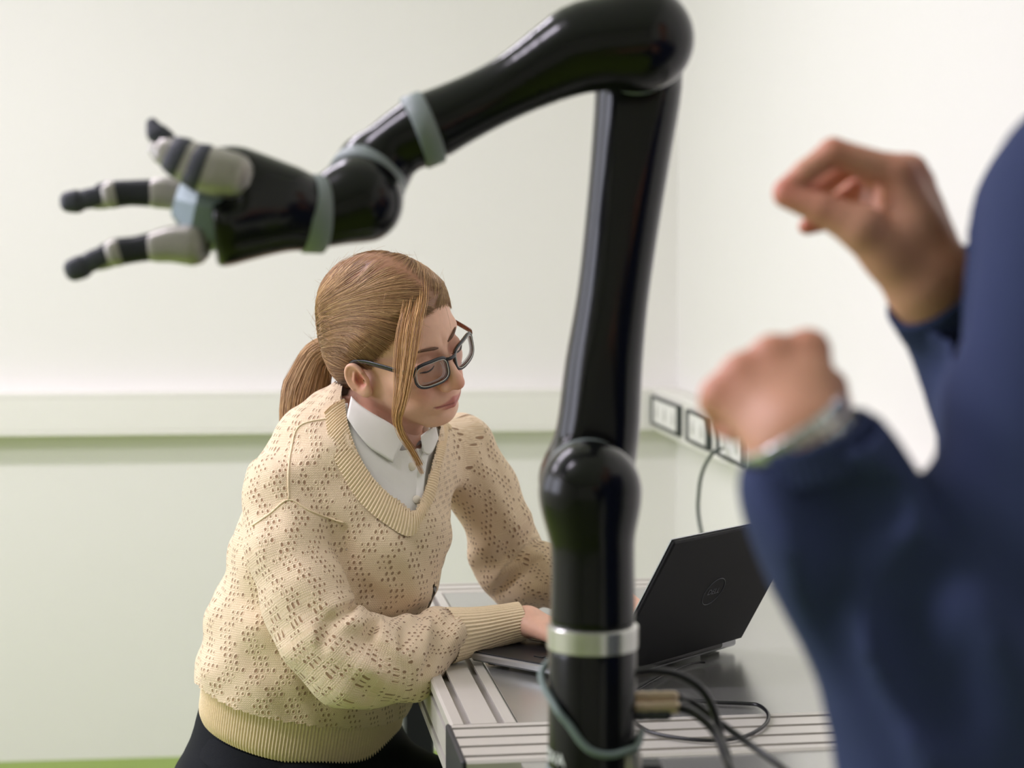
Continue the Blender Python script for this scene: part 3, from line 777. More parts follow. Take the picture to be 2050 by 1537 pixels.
def gauss(c, r): return np.exp(-(((np.stack([sl, Vh[:, 1], Vh[:, 2]], 1) - np.asarray(c)) / np.asarray(r)) ** 2).sum(1))
blend(gauss((0, .112, -.042), (.018, .02, .016)), (214, 128, 112), .55)
blend(gauss((.038, .075, -.045), (.02, .03, .02)), (220, 142, 122), .55)
blend(gauss((.0305, .088, -.004), (.02, .02, .013)), (196, 138, 122), .6)
lipu = np.minimum.reduce([rcone(np.stack([sl, Vh[:, 1], Vh[:, 2]], 1).astype(np.float32), (.0, .0960, -.0728), (.0225, .0850, -.0755), .0058, .0032),
                          rcone(np.stack([sl, Vh[:, 1], Vh[:, 2]], 1).astype(np.float32), (.0, .0945, -.0828), (.0210, .0840, -.0780), .0068, .0030)])
blend(np.clip(-(lipu - .0010 - .0016 * np.clip((sl - .006) / .012, 0, 1)) / .0016, 0, 1), (194, 112, 110), .8)
_ml = chain(np.stack([sl, Vh[:, 1], Vh[:, 2]], 1).astype(np.float32), [(.0, .0990, -.0778), (.0125, .0942, -.0768), (.0235, .0888, -.0755), (.0290, .0862, -.0738)], [.0004] * 4)
blend(np.clip(1 - _ml / .0016, 0, 1), (132, 62, 62), .75)  # shade of the crease between the lips painted into the tint
blend(gauss((.079, .003, -.026), (.0075, .008, .012)) * (sl > .0735), (190, 70, 64), .85)
blend(gauss((.0062, .1035, -.0515), (.005, .006, .004)), (110, 50, 44), .8)
Vh = Vh0; VhW = h2w(Vh)

# ---- arms, hands --------------------------------------------------
KB = cB + np.array([0, 0, .022])
wR = at(1052, 1243, 2.462); wL = at(1225, 1192, 2.580)
hdR = nrm((KB + LH * -.055 + LN * .02) - wR); hdL = nrm((KB + LH * .075 + LN * .02) - wL)
curl = [(18, 28, 18)] * 4
chR, rdR = hand_chains(wR, hdR + np.array([0, 0, -.05]), (0, 0, 1), LH, [(14, 30, 18), (18, 30, 18), (20, 30, 18), (20, 28, 16)], sc=.94)
chL, rdL = hand_chains(wL, hdL + np.array([0, 0, -.05]), (0, 0, 1), -LH, [(14, 30, 18), (18, 30, 18), (20, 30, 18), (20, 28, 16)], sc=.94)
SR = at(570, 984, 2.405); ER = at(672, 1305, 2.325); SL = at(922, 912, 2.665); EL_ = at(1028, 1138, 2.715)
def arm(P, S, E, Wp, ch, rd):
    mids = [at(905, 1268, 2.418), at(1000, 1252, 2.452)] if E is ER else [at(1140, 1165, 2.635), at(1190, 1180, 2.60)]
    d = chain(P, [S, E], [.045, .034], .01); d = smin(d, chain(P, [E] + mids + [Wp], [.034, .027, .0225, .0215]), .02)
    return smin(d, hand_sdf(P, ch, rd), .012)
parts = [(VhW, Qh, tint)]
for S, E, Wp, ch, rd in ((SR, ER, wR, chR, rdR), (SL, EL_, wL, chL, rdL)):
    lo, hi = bounds([S, E, Wp] + ch, .055)
    V, Q = surf(lambda P: arm(P, S, E, Wp, ch, rd), lo, hi, .0022, 1)
    t = np.tile(SK, (len(V), 1)); parts.append((V, Q, t))
TS = [(at(600, 1470, 2.56), .165), (at(622, 1320, 2.545), .176), (at(650, 1200, 2.53), .164), (at(688, 1065, 2.512), .160), (at(716, 965, 2.505), .146)]
NK = at(756, 885, 2.510)
def torso(P, off=0.0):
    d = chain(P, [c for c, r in TS], [r + off for c, r in TS], .06, (G_, .76))
    d = smin(d, rcone(P, SR + [.012, .012, .004], SL + [-.012, -.012, .012], .052 + off, .052 + off), .05)
    d = smin(d, rcone(P, TS[4][0] + [0, 0, .02], NK, .09 + off, .062 + off), .05)
    return smin(d, ell(P, at(775, 1100, 2.455), (.07, .07, .08)) - off, .09)
lo, hi = bounds([c for c, r in TS] + [SR, SL, NK], .2)
V, Q = surf(lambda P: torso(P, -.022), lo, hi, .007, 1); parts.append((V, Q, np.tile(SK, (len(V), 1))))
woman = empty('person', at(560, 1540, 2.58) * [1, 1, 0], 'woman with a blonde ponytail and glasses in a cream lace knit sweater typing', 'person')
n = 0; VV, QQ, TT = [], [], []
for V, Q, t in parts: VV.append(V); QQ.append(np.asarray(Q) + n); TT.append(t); n += len(V)
mk('body', np.vstack(VV), np.vstack(QQ), M_skin, woman, attrs={'tint': np.vstack(TT)})

# ---- sweater ------------------------------------------------------
slR = [SR, at(588, 1130, 2.362), ER, at(772, 1312, 2.352), at(845, 1292, 2.392), at(905, 1268, 2.418)]
rR = [.058, .059, .060, .052, .046, .036]
slL = [SL, at(985, 1020, 2.69), EL_, at(1090, 1152, 2.672), at(1140, 1165, 2.635)]
rL = [.055, .054, .056, .048, .036]
droop = [(at(700, 1345, 2.318), .040), (at(775, 1358, 2.330), .034), (at(822, 1364, 2.345), .030)]
def sleeve(P, pts, r, k=.03):
    return chain(P, pts, r, k)
def sweater(P):
    d = torso(P)
    a = sleeve(P, slR, rR); a = smin(a, chain(P, [c for c, r in droop], [r for c, r in droop], .02), .03)
    b = sleeve(P, slL, rL)
    d = smin(d, a, .007); d = smin(d, b, .02)
    # hem: gathers at the ribbing
    return d
def wave(P):
    """soft folds of the knit"""
    x, y, z = P[:, 0], P[:, 1], P[:, 2]
    w = .0022 * np.sin(38 * x + 55 * z + 2.0 * np.sin(21 * y)) + .0016 * np.sin(70 * z - 44 * x + 30 * y) + .0012 * np.sin(120 * x + 80 * z + 2 * np.sin(50 * y))
    # stronger cross folds at the inner elbow and along the drooping forearm
    el = np.exp(-(((P - at(735, 1270, 2.32)) / .07) ** 2).sum(1)); fo = np.exp(-(((P - at(860, 1275, 2.38)) / .05) ** 2).sum(1))
    w = w + el * .006 * np.sin(150 * (x * .55 + z * .8)) + fo * .005 * np.sin(170 * (x * .9 - z * .35))
    bl = np.exp(-((z - .80) / .05) ** 2); w = w + bl * .0035 * np.sin(60 * z + 26 * x + 14 * y)
    e2 = np.exp(-(((P - at(1040, 1140, 2.66)) / .06) ** 2).sum(1)); w = w + e2 * .006 * np.sin(130 * (x * .6 - z * .8))
    return w
def sweater_f(P):
    d = sweater(P) - wave(P)
    for g in folds: d = smax(d, -chain(P, g, np.interp(np.linspace(0, 1, len(g)), [0, .3, .7, 1], [.002, .0075, .0075, .002])), .012)
    return d
folds = [hits(sweater, g_) for g_ in ([(722, 1200), (694, 1222), (664, 1246), (650, 1272), (646, 1296)], [(764, 1238), (742, 1262), (728, 1292)], [(866, 1224), (880, 1262), (866, 1308), (846, 1348)],
    [(820, 1240), (812, 1270), (800, 1300)], [(690, 1060), (694, 1110), (702, 1160)], [(985, 1195), (1030, 1150), (1075, 1120)])]
lo, hi = bounds([c for c, r in TS] + slR + slL + [NK], .19)
Vs, Qs = surf(sweater_f, lo, hi, .0036, 1)
px = proj(Vs); Ns = vnormals(Vs, Qs); facing = (Ns * (O_CAM - Vs)).sum(1) > 0
OPEN = [(688, 775), (684, 812), (700, 872), (728, 926), (768, 976), (828, 1020), (846, 985), (862, 935), (876, 880), (884, 840), (860, 770), (760, 740)]
neckdist = rcone(Vs.astype(np.float32), NK - [0, 0, .03], NK + [.02, -.02, .15], .062, .075)
HEMTOP = at(618, 1362, 2.55); hn = nrm([.27, -.06, 1.0])
cut = (inpoly(px, OPEN) & facing & (Vs[:, 1] < 2.60)) | (neckdist < 0) | (((Vs - HEMTOP) @ hn) < -.016)
cR = nrm(slR[-1] - slR[-2]); cL = nrm(slL[-1] - slL[-2])
cut |= (((Vs - slR[-1]) @ cR) > .004) & (np.linalg.norm(Vs - slR[-1], axis=1) < .07)
cut |= (((Vs - slL[-1]) @ cL) > .004) & (np.linalg.norm(Vs - slL[-1], axis=1) < .07)
Vs, Qs, used = keep(Vs, Qs, ~cut)
# knit coordinates (metres): around / along
P32 = Vs.astype(np.float32)
dT = torso(P32); dR = np.minimum(sleeve(P32, slR, rR), chain(P32, [c for c, r in droop], [r for c, r in droop], .02)); dL = sleeve(P32, slL, rL)
def tube_uv(P, pts, rr):
    pts = catmull(pts, 6); T_, N_, B_ = frames(pts, (0, 0, 1)); L = np.concatenate([[0], np.cumsum(np.linalg.norm(np.diff(pts, axis=0), axis=1))])
    best = np.full(len(P), 1e9); u = np.zeros(len(P)); v = np.zeros(len(P))
    for i in range(len(pts) - 1):
        ab = pts[i + 1] - pts[i]; t = np.clip((P - pts[i]) @ ab / (ab @ ab), 0, 1); q = P - pts[i] - t[:, None] * ab; d = (q * q).sum(1); m = d < best
        best[m] = d[m]; v[m] = (L[i] + t * (L[i + 1] - L[i]))[m]; u[m] = (np.arctan2(q @ B_[i], q @ N_[i]) * rr)[m]
    return np.stack([u, v, np.zeros(len(P))], 1)
cen = np.array([np.interp(Vs[:, 2], [c[2] for c, r in TS], [c[i] for c, r in TS]) for i in (0, 1)]).T
rel = Vs[:, :2] - cen
uvT = np.stack([np.arctan2(rel @ H_[:2], rel @ G_[:2]) * .145, Vs[:, 2], np.zeros(len(Vs))], 1)
uvR = tube_uv(Vs, [slR[0] + (slR[0] - slR[1]) * .9, slR[0], slR[1], at(640, 1255, 2.33), at(735, 1335, 2.335), at(835, 1312, 2.385), slR[-1]], .055); uvL = tube_uv(Vs, [slL[0] + (slL[0] - slL[1]) * .9] + slL, .052); uvL[:, 0] += 1.0; uvR[:, 0] += 2.0
wh = np.argmin(np.stack([dT, dR, dL], 1), 1)
fp = np.median(wh[Qs], 1).astype(int)                     # part each face belongs to
UVc = np.stack([uvT, uvR, uvL])[fp[:, None], Qs][:, :, :2]
per = np.array([.145, .055, .052])[fp] * 2 * math.pi      # close the wrap-round seam
um = UVc[:, :, 0].max(1, keepdims=True); UVc[:, :, 0] += np.where(um - UVc[:, :, 0] > per[:, None] / 2, per[:, None], 0)
def knit_mat(name, rgb, lace=True, attr='lace', pitch=.0072):
    m = bpy.data.materials.new(name); m.use_nodes = True; nt = m.node_tree; b = nt.nodes['Principled BSDF']
    b.inputs['Roughness'].default_value = .85; b.inputs['Specular IOR Level'].default_value = .15
    b.inputs['Sheen Weight'].default_value = .25; b.inputs['Sheen Roughness'].default_value = .5
    N = nt.nodes; Lk = nt.links
    def mth(op, a, c=None, d=None):
        q = N.new('ShaderNodeMath'); q.operation = op
        for i, x in enumerate((a, c, d)):
            if x is None: continue
            if isinstance(x, (int, float)): q.inputs[i].default_value = x
            else: Lk.new(x, q.inputs[i])
        return q.outputs[0]
    at_ = N.new('ShaderNodeAttribute'); at_.attribute_name = attr
    sp = N.new('ShaderNodeSeparateXYZ')
    ns = N.new('ShaderNodeTexNoise'); ns.inputs['Scale'].default_value = 28; ns.inputs['Detail'].default_value = 2
    Lk.new(at_.outputs['Vector'], ns.inputs['Vector'])
    vm = N.new('ShaderNodeVectorMath'); vm.operation = 'MULTIPLY_ADD'; Lk.new(ns.outputs['Color'], vm.inputs[0]); vm.inputs[1].default_value = (.006, .006, 0); Lk.new(at_.outputs['Vector'], vm.inputs[2])
    Lk.new(vm.outputs[0], sp.inputs[0])
    u, v = sp.outputs[0], sp.outputs[1]
    # stitches: rows of small V loops
    sw, sh = .0026, .0030
    su = mth('DIVIDE', u, sw); sv = mth('DIVIDE', v, sh)
    tri = mth('PINGPONG', su, .5)
    row = mth('FRACT', mth('ADD', sv, mth('MULTIPLY', tri, 1.2)))
    loop = mth('MULTIPLY', mth('SINE', mth('MULTIPLY', row, math.pi)), mth('ADD', .45, mth('MULTIPLY', mth('SINE', mth('MULTIPLY', tri, 2 * math.pi)), .55)))
    height = loop
    if lace:
        cu = mth('DIVIDE', u, pitch); cv = mth('DIVIDE', v, pitch * 1.15)
        # staggered cells
        rowi = mth('FLOOR', cv); cu2 = mth('ADD', cu, mth('MULTIPLY', mth('MODULO', rowi, 2.0), .5))
        coli = mth('FLOOR', cu2)
        fx = mth('SUBTRACT', mth('FRACT', cu2), .5); fy = mth('SUBTRACT', mth('FRACT', cv), .5)
        r2 = mth('SQRT', mth('ADD', mth('POWER', mth('MULTIPLY', fx, 1.35), 2.0), mth('POWER', fy, 2.0)))
        # zigzag columns: which cells are open
        zig = mth('PINGPONG', rowi, 6.0)
        ph = mth('FRACT', mth('DIVIDE', mth('ADD', coli, mth('MULTIPLY', zig, .72)), 5.0))
        openc = mth('LESS_THAN', ph, .60)
        wn = N.new('ShaderNodeTexWhiteNoise'); wn.noise_dimensions = '2D'
        cx = N.new('ShaderNodeCombineXYZ'); Lk.new(coli, cx.inputs[0]); Lk.new(rowi, cx.inputs[1]); Lk.new(cx.outputs[0], wn.inputs['Vector'])
        rad = mth('ADD', .17, mth('MULTIPLY', wn.outputs['Value'], .17))
        hole = mth('MULTIPLY', mth('LESS_THAN', r2, rad), openc)
        rim = mth('MULTIPLY', mth('SUBTRACT', 1.0, mth('MULTIPLY', mth('ABSOLUTE', mth('SUBTRACT', r2, .40)), 4.0)), openc)
        height = mth('ADD', height, mth('MAXIMUM', mth('MULTIPLY', rim, 1.6), 0.0))
    bp = N.new('ShaderNodeBump'); bp.inputs['Strength'].default_value = .55; bp.inputs['Distance'].default_value = .0012
    Lk.new(height, bp.inputs['Height']); Lk.new(bp.outputs['Normal'], b.inputs['Normal'])
    base = lin(rgb)
    mx = N.new('ShaderNodeMix'); mx.data_type = 'RGBA'; Lk.new(loop, mx.inputs[0])
    mx.inputs[6].default_value = (base[0] * .82, base[1] * .75, base[2] * .66, 1); mx.inputs[7].default_value = base
    Lk.new(mx.outputs[2], b.inputs['Base Color'])
    if lace:
        tan = N.new('ShaderNodeMix'); tan.data_type = 'RGBA'; Lk.new(hole, tan.inputs[0]); Lk.new(mx.outputs[2], tan.inputs[6]); tan.inputs[7].default_value = lin((212, 174, 138))  # holes coloured tan, standing for the shaded cream layer beneath
        Lk.new(tan.outputs[2], b.inputs['Base Color']); hole = mth('MULTIPLY', hole, .42)
        tr = N.new('ShaderNodeBsdfTransparent'); ms = N.new('ShaderNodeMixShader')
        Lk.new(hole, ms.inputs[0]); Lk.new(b.outputs[0], ms.inputs[1]); Lk.new(tr.outputs[0], ms.inputs[2])
        Lk.new(ms.outputs[0], N['Material Output'].inputs['Surface'])
    return m
CREAM = (252, 231, 200)
M_knit = knit_mat('lace_knit_cream', CREAM)
M_rib = mat('ribbed_knit_cream', (249, 226, 190), .85, vary=.08, vscale=220, bump=.5, bscale=900, spec=.15)
sw = mk('sweater', Vs, Qs, M_knit, woman)
_a = sw.data.uv_layers.new(name='lace'); _a.data.foreach_set('uv', UVc.reshape(-1).astype(np.float32))
def rib_strip(name, inner, outer, rib=.0046, amp=.0011, thick=.0016, nacross=7, parent=None, closed=False, m=None):
    """knitted ribbing between two edge curves; the ribs run from one edge to the other"""
    inner, outer = np.asarray(inner), np.asarray(outer)
    mid = (inner + outer) / 2; L = np.concatenate([[0], np.cumsum(np.linalg.norm(np.diff(mid, axis=0), axis=1))])
    nr = max(int(L[-1] / rib), 4); s = np.linspace(0, L[-1], nr * 6 + 1)
    I = np.stack([np.interp(s, L, inner[:, i]) for i in range(3)], 1); Oo = np.stack([np.interp(s, L, outer[:, i]) for i in range(3)], 1)
    T_ = np.gradient((I + Oo) / 2, axis=0); Nn = np.cross(T_, Oo - I); Nn /= np.linalg.norm(Nn, axis=1)[:, None]
    sg = np.sign((Nn * ((I + Oo) / 2 - (NK - [0, 0, .12]))).sum(1)); Nn *= sg[:, None]
    V = []; 
    for j, t in enumerate(np.linspace(0, 1, nacross)):
        bul = thick * math.sin(math.pi * min(max(t * .86 + .07, 0), 1)) * 2
        V.append(I + (Oo - I) * t + Nn * (amp * np.cos(np.arange(len(s)) / 6 * 2 * math.pi)[:, None] + bul))
    V = np.array(V); na, ns_ = V.shape[:2]; idx = np.arange(na * ns_).reshape(na, ns_)
    Fq = np.stack([idx[:-1, :-1], idx[:-1, 1:], idx[1:, 1:], idx[1:, :-1]], -1).reshape(-1, 4)
    return mk(name, V.reshape(-1, 3), Fq, m or M_rib, parent)
# shoulder and armhole seams
for sp in ([(660, 836), (600, 852), (583, 900), (577, 950), (578, 1000)], [(505, 1052), (540, 1028), (578, 1000), (620, 1022), (668, 1040), (688, 1046)]):
    sp2 = catmull(np.hstack([np.array(sp, float), np.zeros((len(sp), 1))]), 6)[:, :2]
    mk('seam', *tube(hits(lambda P: sweater_f(P) - .0003, sp2), .0013, 6), M_rib, sw)
# V-neck ribbing
inn = [(690, 800), (697, 850), (716, 905), (746, 955), (786, 995), (828, 1024), (848, 985), (862, 940), (875, 890), (882, 850)]
out = [(650, 828), (660, 890), (682, 945), (716, 1000), (766, 1045), (826, 1072), (868, 1000), (880, 945), (892, 895), (898, 850)]
hi_ = hits(lambda P: sweater(P) + .001, inn); ho_ = hits(lambda P: sweater(P) - .001, out)
bk = [NK + np.array([-.03, .055, .045]), NK + np.array([.02, .085, .05]), NK + np.array([.065, .06, .035])]
bo = [NK + np.array([-.055, .065, .012]), NK + np.array([.02, .115, .018]), NK + np.array([.095, .07, .010])]
hi_ = catmull(np.vstack([hi_, bk[::-1], hi_[:1]]), 8); ho_ = catmull(np.vstack([ho_, bo[::-1], ho_[:1]]), 8)
rib_strip('neckband', hi_, ho_, parent=sw)
# hem ribbing
def ellipse_ring(c, a, b, n=160, tilt=hn, rib=0):
    t = np.linspace(0, 2 * math.pi, n + 1); u = H_ - tilt * np.dot(H_, tilt); w = G_ - tilt * np.dot(G_, tilt)
    return c + np.cos(t)[:, None] * u * a + np.sin(t)[:, None] * w * b
hb = at(602, 1456, 2.56)
top_r = ellipse_ring(HEMTOP, .172, .131); bot_r = ellipse_ring(hb, .170, .130)
def rings(name, specs, ribs, amp, m, parent, closed_in=None):
    """specs: list of (centre, u axis, v axis); lengthwise ribs all round"""
    n = ribs * 6; t = np.arange(n) / n * 2 * math.pi; V = []
    for c, u, w in specs:
        lu, lw = np.linalg.norm(u), np.linalg.norm(w)
        d = np.cos(t)[:, None] * u + np.sin(t)[:, None] * w; nn = np.cos(t)[:, None] * u / lu + np.sin(t)[:, None] * w / lw
        V.append(c + d + nn * (amp * np.cos(t * ribs))[:, None])
    V = np.array(V); k_, n_ = V.shape[:2]; idx = np.arange(k_ * n_).reshape(k_, n_); nx = np.roll(idx, -1, 1)
    Fq = np.stack([idx[:-1], nx[:-1], nx[1:], idx[1:]], -1).reshape(-1, 4)
    return mk(name, V.reshape(-1, 3), Fq, m, parent)
sp_ = []
for t, a in zip(np.linspace(0, 1, 12), (.170, .173, .173, .172, .171, .170, .170, .170, .170, .170, .169, .165)):
    c = HEMTOP + [0, 0, .014] + (hb - HEMTOP - [0, 0, .014]) * t; tl = nrm(hn + np.array([.03, -.02, 0]) * t)
    sp_.append((c, (H_ - tl * np.dot(H_, tl)) * a, (G_ - tl * np.dot(G_, tl)) * a * .77))
rings('hem_ribbing', sp_, 190, .0011, M_rib, sw)
def cuff(pts, rad, nm='cuff'):
    P = catmull(pts, 4); T_, N_, B_ = frames(P); rr = np.interp(np.linspace(0, 1, len(P)), np.linspace(0, 1, len(rad)), rad)
    rings(nm, [(P[i], N_[i] * rr[i], B_[i] * rr[i]) for i in range(len(P))], 40, .0009, M_rib, sw)
cuff([slR[-1] - cR * .008, at(950, 1263, 2.434), at(1000, 1252, 2.452), at(1044, 1243, 2.462)], [.038, .0335, .0300, .0275, .0265])
cuff([slL[-1] - cL * .008, at(1175, 1175, 2.61), at(1210, 1186, 2.59)], [.036, .031, .028, .027])

# ---- blouse -------------------------------------------------------
CC = at(778, 836, 2.492); CN = nrm(np.array([.40, -.34, .85]))
M_blouse = mat('blouse_white', (232, 230, 222), .7, vary=.03, vscale=40, bump=.25, bscale=60)
lo, hi = bounds([c for c, r in TS] + [SR, SL, NK], .17)
def blouse_f(P): return smin(torso(P, -.008), rcone(P, CC - CN * .085, CC + CN * .03, .068, .0585), .03)
Vb, Qb = surf(lambda P: blouse_f(P) - .0016 * np.sin(60 * P[:, 0] + 90 * P[:, 2] + 3 * np.sin(40 * P[:, 1])), lo, hi, .0045, 2)
Vb, Qb, _ = keep(Vb, Qb, (((Vb - HEMTOP) @ hn) > .004) & ~((((Vb - CC) @ CN) > .0) & (np.linalg.norm((Vb - CC) - ((Vb - CC) @ CN)[:, None] * CN, axis=1) < .078) & (np.linalg.norm(Vb - CC, axis=1) < .12)))
blo = mk('blouse', Vb, Qb, M_blouse, woman)
cu = nrm(G_ - CN * np.dot(G_, CN)); cw_ = np.cross(CN, cu)
A = np.radians(np.linspace(10, 350, 90)); V = []
for r_, h_ in ((.0560, -.020), (.0570, -.004), (.0590, .0025), (.0625, .0020), (.0650, -.004), (.0665, -.014)):
    V.append(CC + np.cos(A)[:, None] * cu * r_ + np.sin(A)[:, None] * cw_ * r_ + CN * h_)
V = np.array(V); idx = np.arange(V.shape[0] * V.shape[1]).reshape(V.shape[:2])
col_o = mk('collar', V.reshape(-1, 3), np.stack([idx[:-1, :-1], idx[:-1, 1:], idx[1:, 1:], idx[1:, :-1]], -1).reshape(-1, 4), M_blouse, blo)
def leaf(top, bot):
    f_ = lambda P: blouse_f(P) - .0045
    a, b = catmull(np.hstack([np.array(top, float), np.zeros((len(top), 1))]), 5)[:, :2], catmull(np.hstack([np.array(bot, float), np.zeros((len(bot), 1))]), 5)[:, :2]
    g = [a + (b - a) * t for t in np.linspace(0, 1, 12)]; V = hits(f_, np.array(g).reshape(-1, 2)); n_ = len(a)
    V = V.reshape(12, n_, 3) + nrm(O_CAM - CC) * (.0025 * np.sin(np.linspace(0, 1, 12) * 2.6))[:, None, None]
    idx = np.arange(12 * n_).reshape(12, n_)
    o = mk('collar_leaf', V.reshape(-1, 3), np.stack([idx[:-1, :-1], idx[:-1, 1:], idx[1:, 1:], idx[1:, :-1]], -1).reshape(-1, 4), M_blouse, blo)
    q = o.modifiers.new('thick', 'SOLIDIFY'); q.thickness = .0016; return o
leaf([(703, 794), (722, 812), (750, 830), (783, 849), (812, 874)], [(694, 836), (714, 866), (738, 894), (764, 912), (786, 926)])
leaf([(842, 872), (852, 864), (862, 857), (870, 850)], [(846, 904), (857, 910), (866, 900), (876, 876)])
M_button = mat('button_pearl', (225, 216, 196), .25)
for (bx_, by_) in ((824, 934), (834, 1000)):
    hp = hits(lambda P: blouse_f(P), [(bx_, by_)])[0]; bn = nrm(O_CAM - hp + np.array([.6, 0, .2]))
    bt = mk('button', *disc_ring(hp + bn * .002, bn, .0058, .0026, 24, .0006), M_button, blo)
pl = hits(lambda P: blouse_f(P) + .0012, [(846, 900), (838, 950), (836, 1005), (838, 1060)])
mk('placket', *tube(catmull(pl, 5), np.tile([[.009, .0016]], (16, 1)), 8, up=(1, .2, 0), sq=4), M_blouse, blo)

# ---- jeans --------------------------------------------------------
M_jean = mat('jeans_black', (20, 22, 28), .8, vary=.2, vscale=200, bump=.3, bscale=800, spec=.2)
PV = at(585, 1545, 2.575)
thR = [PV + H_ * -.09 - [0, 0, .03], PV + H_ * -.10 + G_ * .40 - [0, 0, .07]]; thL = [PV + H_ * .09 - [0, 0, .03], PV + H_ * .11 + G_ * .40 - [0, 0, .07]]
def jeans(P):
    d = chain(P, [hb + [0, 0, .05], hb + [0, 0, .02], PV - [0, 0, .03]], [.150, .158, .178], .05, (G_, .78))
    d = smin(d, ell(P, PV - G_ * .06 - [0, 0, .04], (.14, .14, .11)), .05)
    for th in (thR, thL):
        d = smin(d, rcone(P, th[0], th[1], .092, .065), .04)
        d = smin(d, rcone(P, th[1], np.array([th[1][0] - .06, th[1][1] + .05, .09]), .062, .045), .03)
    return smax(d, P[:, 2] - (hb[2] + .075), .004)
lo, hi = bounds([PV, hb] + thR + thL, .22); lo[2] = .02
Vj, Qj = surf(jeans, lo, hi, .007, 1); jn = mk('jeans', Vj, Qj, M_jean, woman)
wb = []
for t in np.linspace(0, 1, 5):
    c = hb + np.array([0, 0, -.004 - .038 * t]); a = .163 + .012 * t
    wb.append((c, (H_ - hn * np.dot(H_, hn)) * a, (G_ - hn * np.dot(G_, hn)) * a * .79))
wbo = rings('waistband', wb, 8, .0004, M_jean, jn)
sole = mat('shoe_black', (24, 24, 26), .5)
for th in (thR, thL):
    f0 = np.array([th[1][0] - .06, th[1][1] + .05, .045])
    sh = mk('shoe', *tube(catmull([f0 - G_ * .05, f0 + G_ * .06, f0 + G_ * .17], 6), np.array([[.042, .036]] * 8 + [[.034, .038]] * 5), 18, up=(0, 0, 1), sq=2.6, round_ends=(4, 4)), sole, woman)
# stool under her
M_stool = mat('stool_black', (30, 30, 33), .6); st_c = PV - G_ * .03; sz = PV[2] - .212
stool = empty('stool', (st_c[0], st_c[1], 0), 'round black swivel stool under the seated woman', 'stool')
mk('seat', *tube([np.array([st_c[0], st_c[1], z]) for z in (sz - .06, sz - .05, sz - .01, sz)], [.16, .175, .175, .15], 40), M_stool, stool, auto=40)
mk('post', *tube([np.array([st_c[0], st_c[1], z]) for z in (.06, sz - .06)], .025, 20), M_fmetal, stool, auto=40)
for i in range(5):
    a = i * 2 * math.pi / 5 + .3; d = np.array([math.cos(a), math.sin(a), 0]); c0 = np.array([st_c[0], st_c[1], .07])
    lg = mk('leg', *tube([c0, c0 + d * .26 - [0, 0, .02]], [[.012, .016], [.010, .013]], 10), M_stool, stool, auto=40)
    mk('caster', *disc_ring(c0 + d * .25 - [0, 0, .045], np.cross(d, [0, 0, 1]), .025, .03, 20), M_stool, lg)

# ---- glasses ------------------------------------------------------
M_gl = mat('glasses_frame_navy', (24, 25, 33), .25, coat=.3); M_tort = mat('glasses_tortoise', (120, 62, 24), .25, vary=.7, vscale=160, coat=.3)
M_rim = mat('lens_edge_and_reflection', (200, 196, 190), .2)
gl = empty('glasses', h2w((0, .1, -.02)), 'dark tortoiseshell rectangular glasses worn by the woman', 'glasses')
GF = .1015
def lens_pt(s, a, k1=1.0, k2=1.0, df=0.0):
    ca, sa = math.cos(a), math.sin(a); e = 2 / 3.5
    x = math.copysign(abs(ca) ** e, ca) * .0262 * k1; y = math.copysign(abs(sa) ** e, sa) * .0175 * k2
    l = .0335 * s + x; return (l, GF + df - 4.2 * max(abs(l) - .008, 0) ** 2 * 1.2 + y * -.10 - .0, -.0105 + y + (x * s) * .05)
ang = np.linspace(0, 2 * math.pi, 65)
rim_parts = []
for s in (-1, 1):
    path = np.array([h2w(lens_pt(s, a)) for a in ang])
    fr = mk('rim', *tube(path, np.stack([np.full(65, .0015), .0013 + .0011 * np.clip(np.sin(ang), 0, 1)], 1), 8, False, up=HF, sq=3), M_gl, gl)
    path2 = np.array([h2w(lens_pt(s, a, .955, .93, -.0026)) for a in ang])
    mk('rim_backing', *tube(path2 + HU * .0002, np.tile([[.0016, .0017]], (65, 1)), 8, False, up=HF, sq=3), M_tort if s else M_rim, fr)
    path3 = np.array([h2w(lens_pt(s, a, .925, .89, .0008)) for a in ang])
    mk('lens_edge_and_reflection', *tube(path3, .0007, 6, False), M_rim, fr)
    for kk in (.80, .70):  # thin pale arcs modelled as the ring reflections inside a myopia lens
        pp = np.array([h2w(lens_pt(s, a, kk, kk, -.003)) for a in np.linspace(-2.4, .8, 30)]) if s < 0 else np.array([h2w(lens_pt(s, a, kk, kk, -.003)) for a in np.linspace(-2.2, 1.0, 30)])
        mk('lens_edge_and_reflection', *tube(pp, .0004, 5, False), M_rim, fr)
br = [h2w(lens_pt(-1, .45)), h2w((-.004, GF + .002, -.001)), h2w((.004, GF + .002, -.001)), h2w(lens_pt(1, math.pi - .45))]
mk('bridge', *tube(catmull(br, 5), np.tile([[.0026, .0020]], (16, 1)), 10, up=HU), M_gl, gl)
for s in (-1, 1):
    hp = np.array(lens_pt(s, .35 if s > 0 else math.pi - .35)); hp += [s * .003, -.001, .002]
    tp = [h2w(hp), h2w((s * .0670, .078, .001)), h2w((s * .0735, .040, .004)), h2w((s * .0765, .012, .004)), h2w((s * .0775, -.010, -.004)), h2w((s * .0755, -.018, -.022))]
    mk('temple', *tube(catmull(tp, 6), np.interp(np.linspace(0, 1, 31), [0, .5, .75, 1], [.0036, .0038, .0026, .0022])[:, None] * np.array([[1, .38]]), 8, up=HU, sq=3), [M_gl, M_tort][0 if s < 0 else 1], gl)
m = bpy.data.materials.new('lens_glass'); m.use_nodes = True; nt = m.node_tree; nt.nodes.remove(nt.nodes['Principled BSDF'])
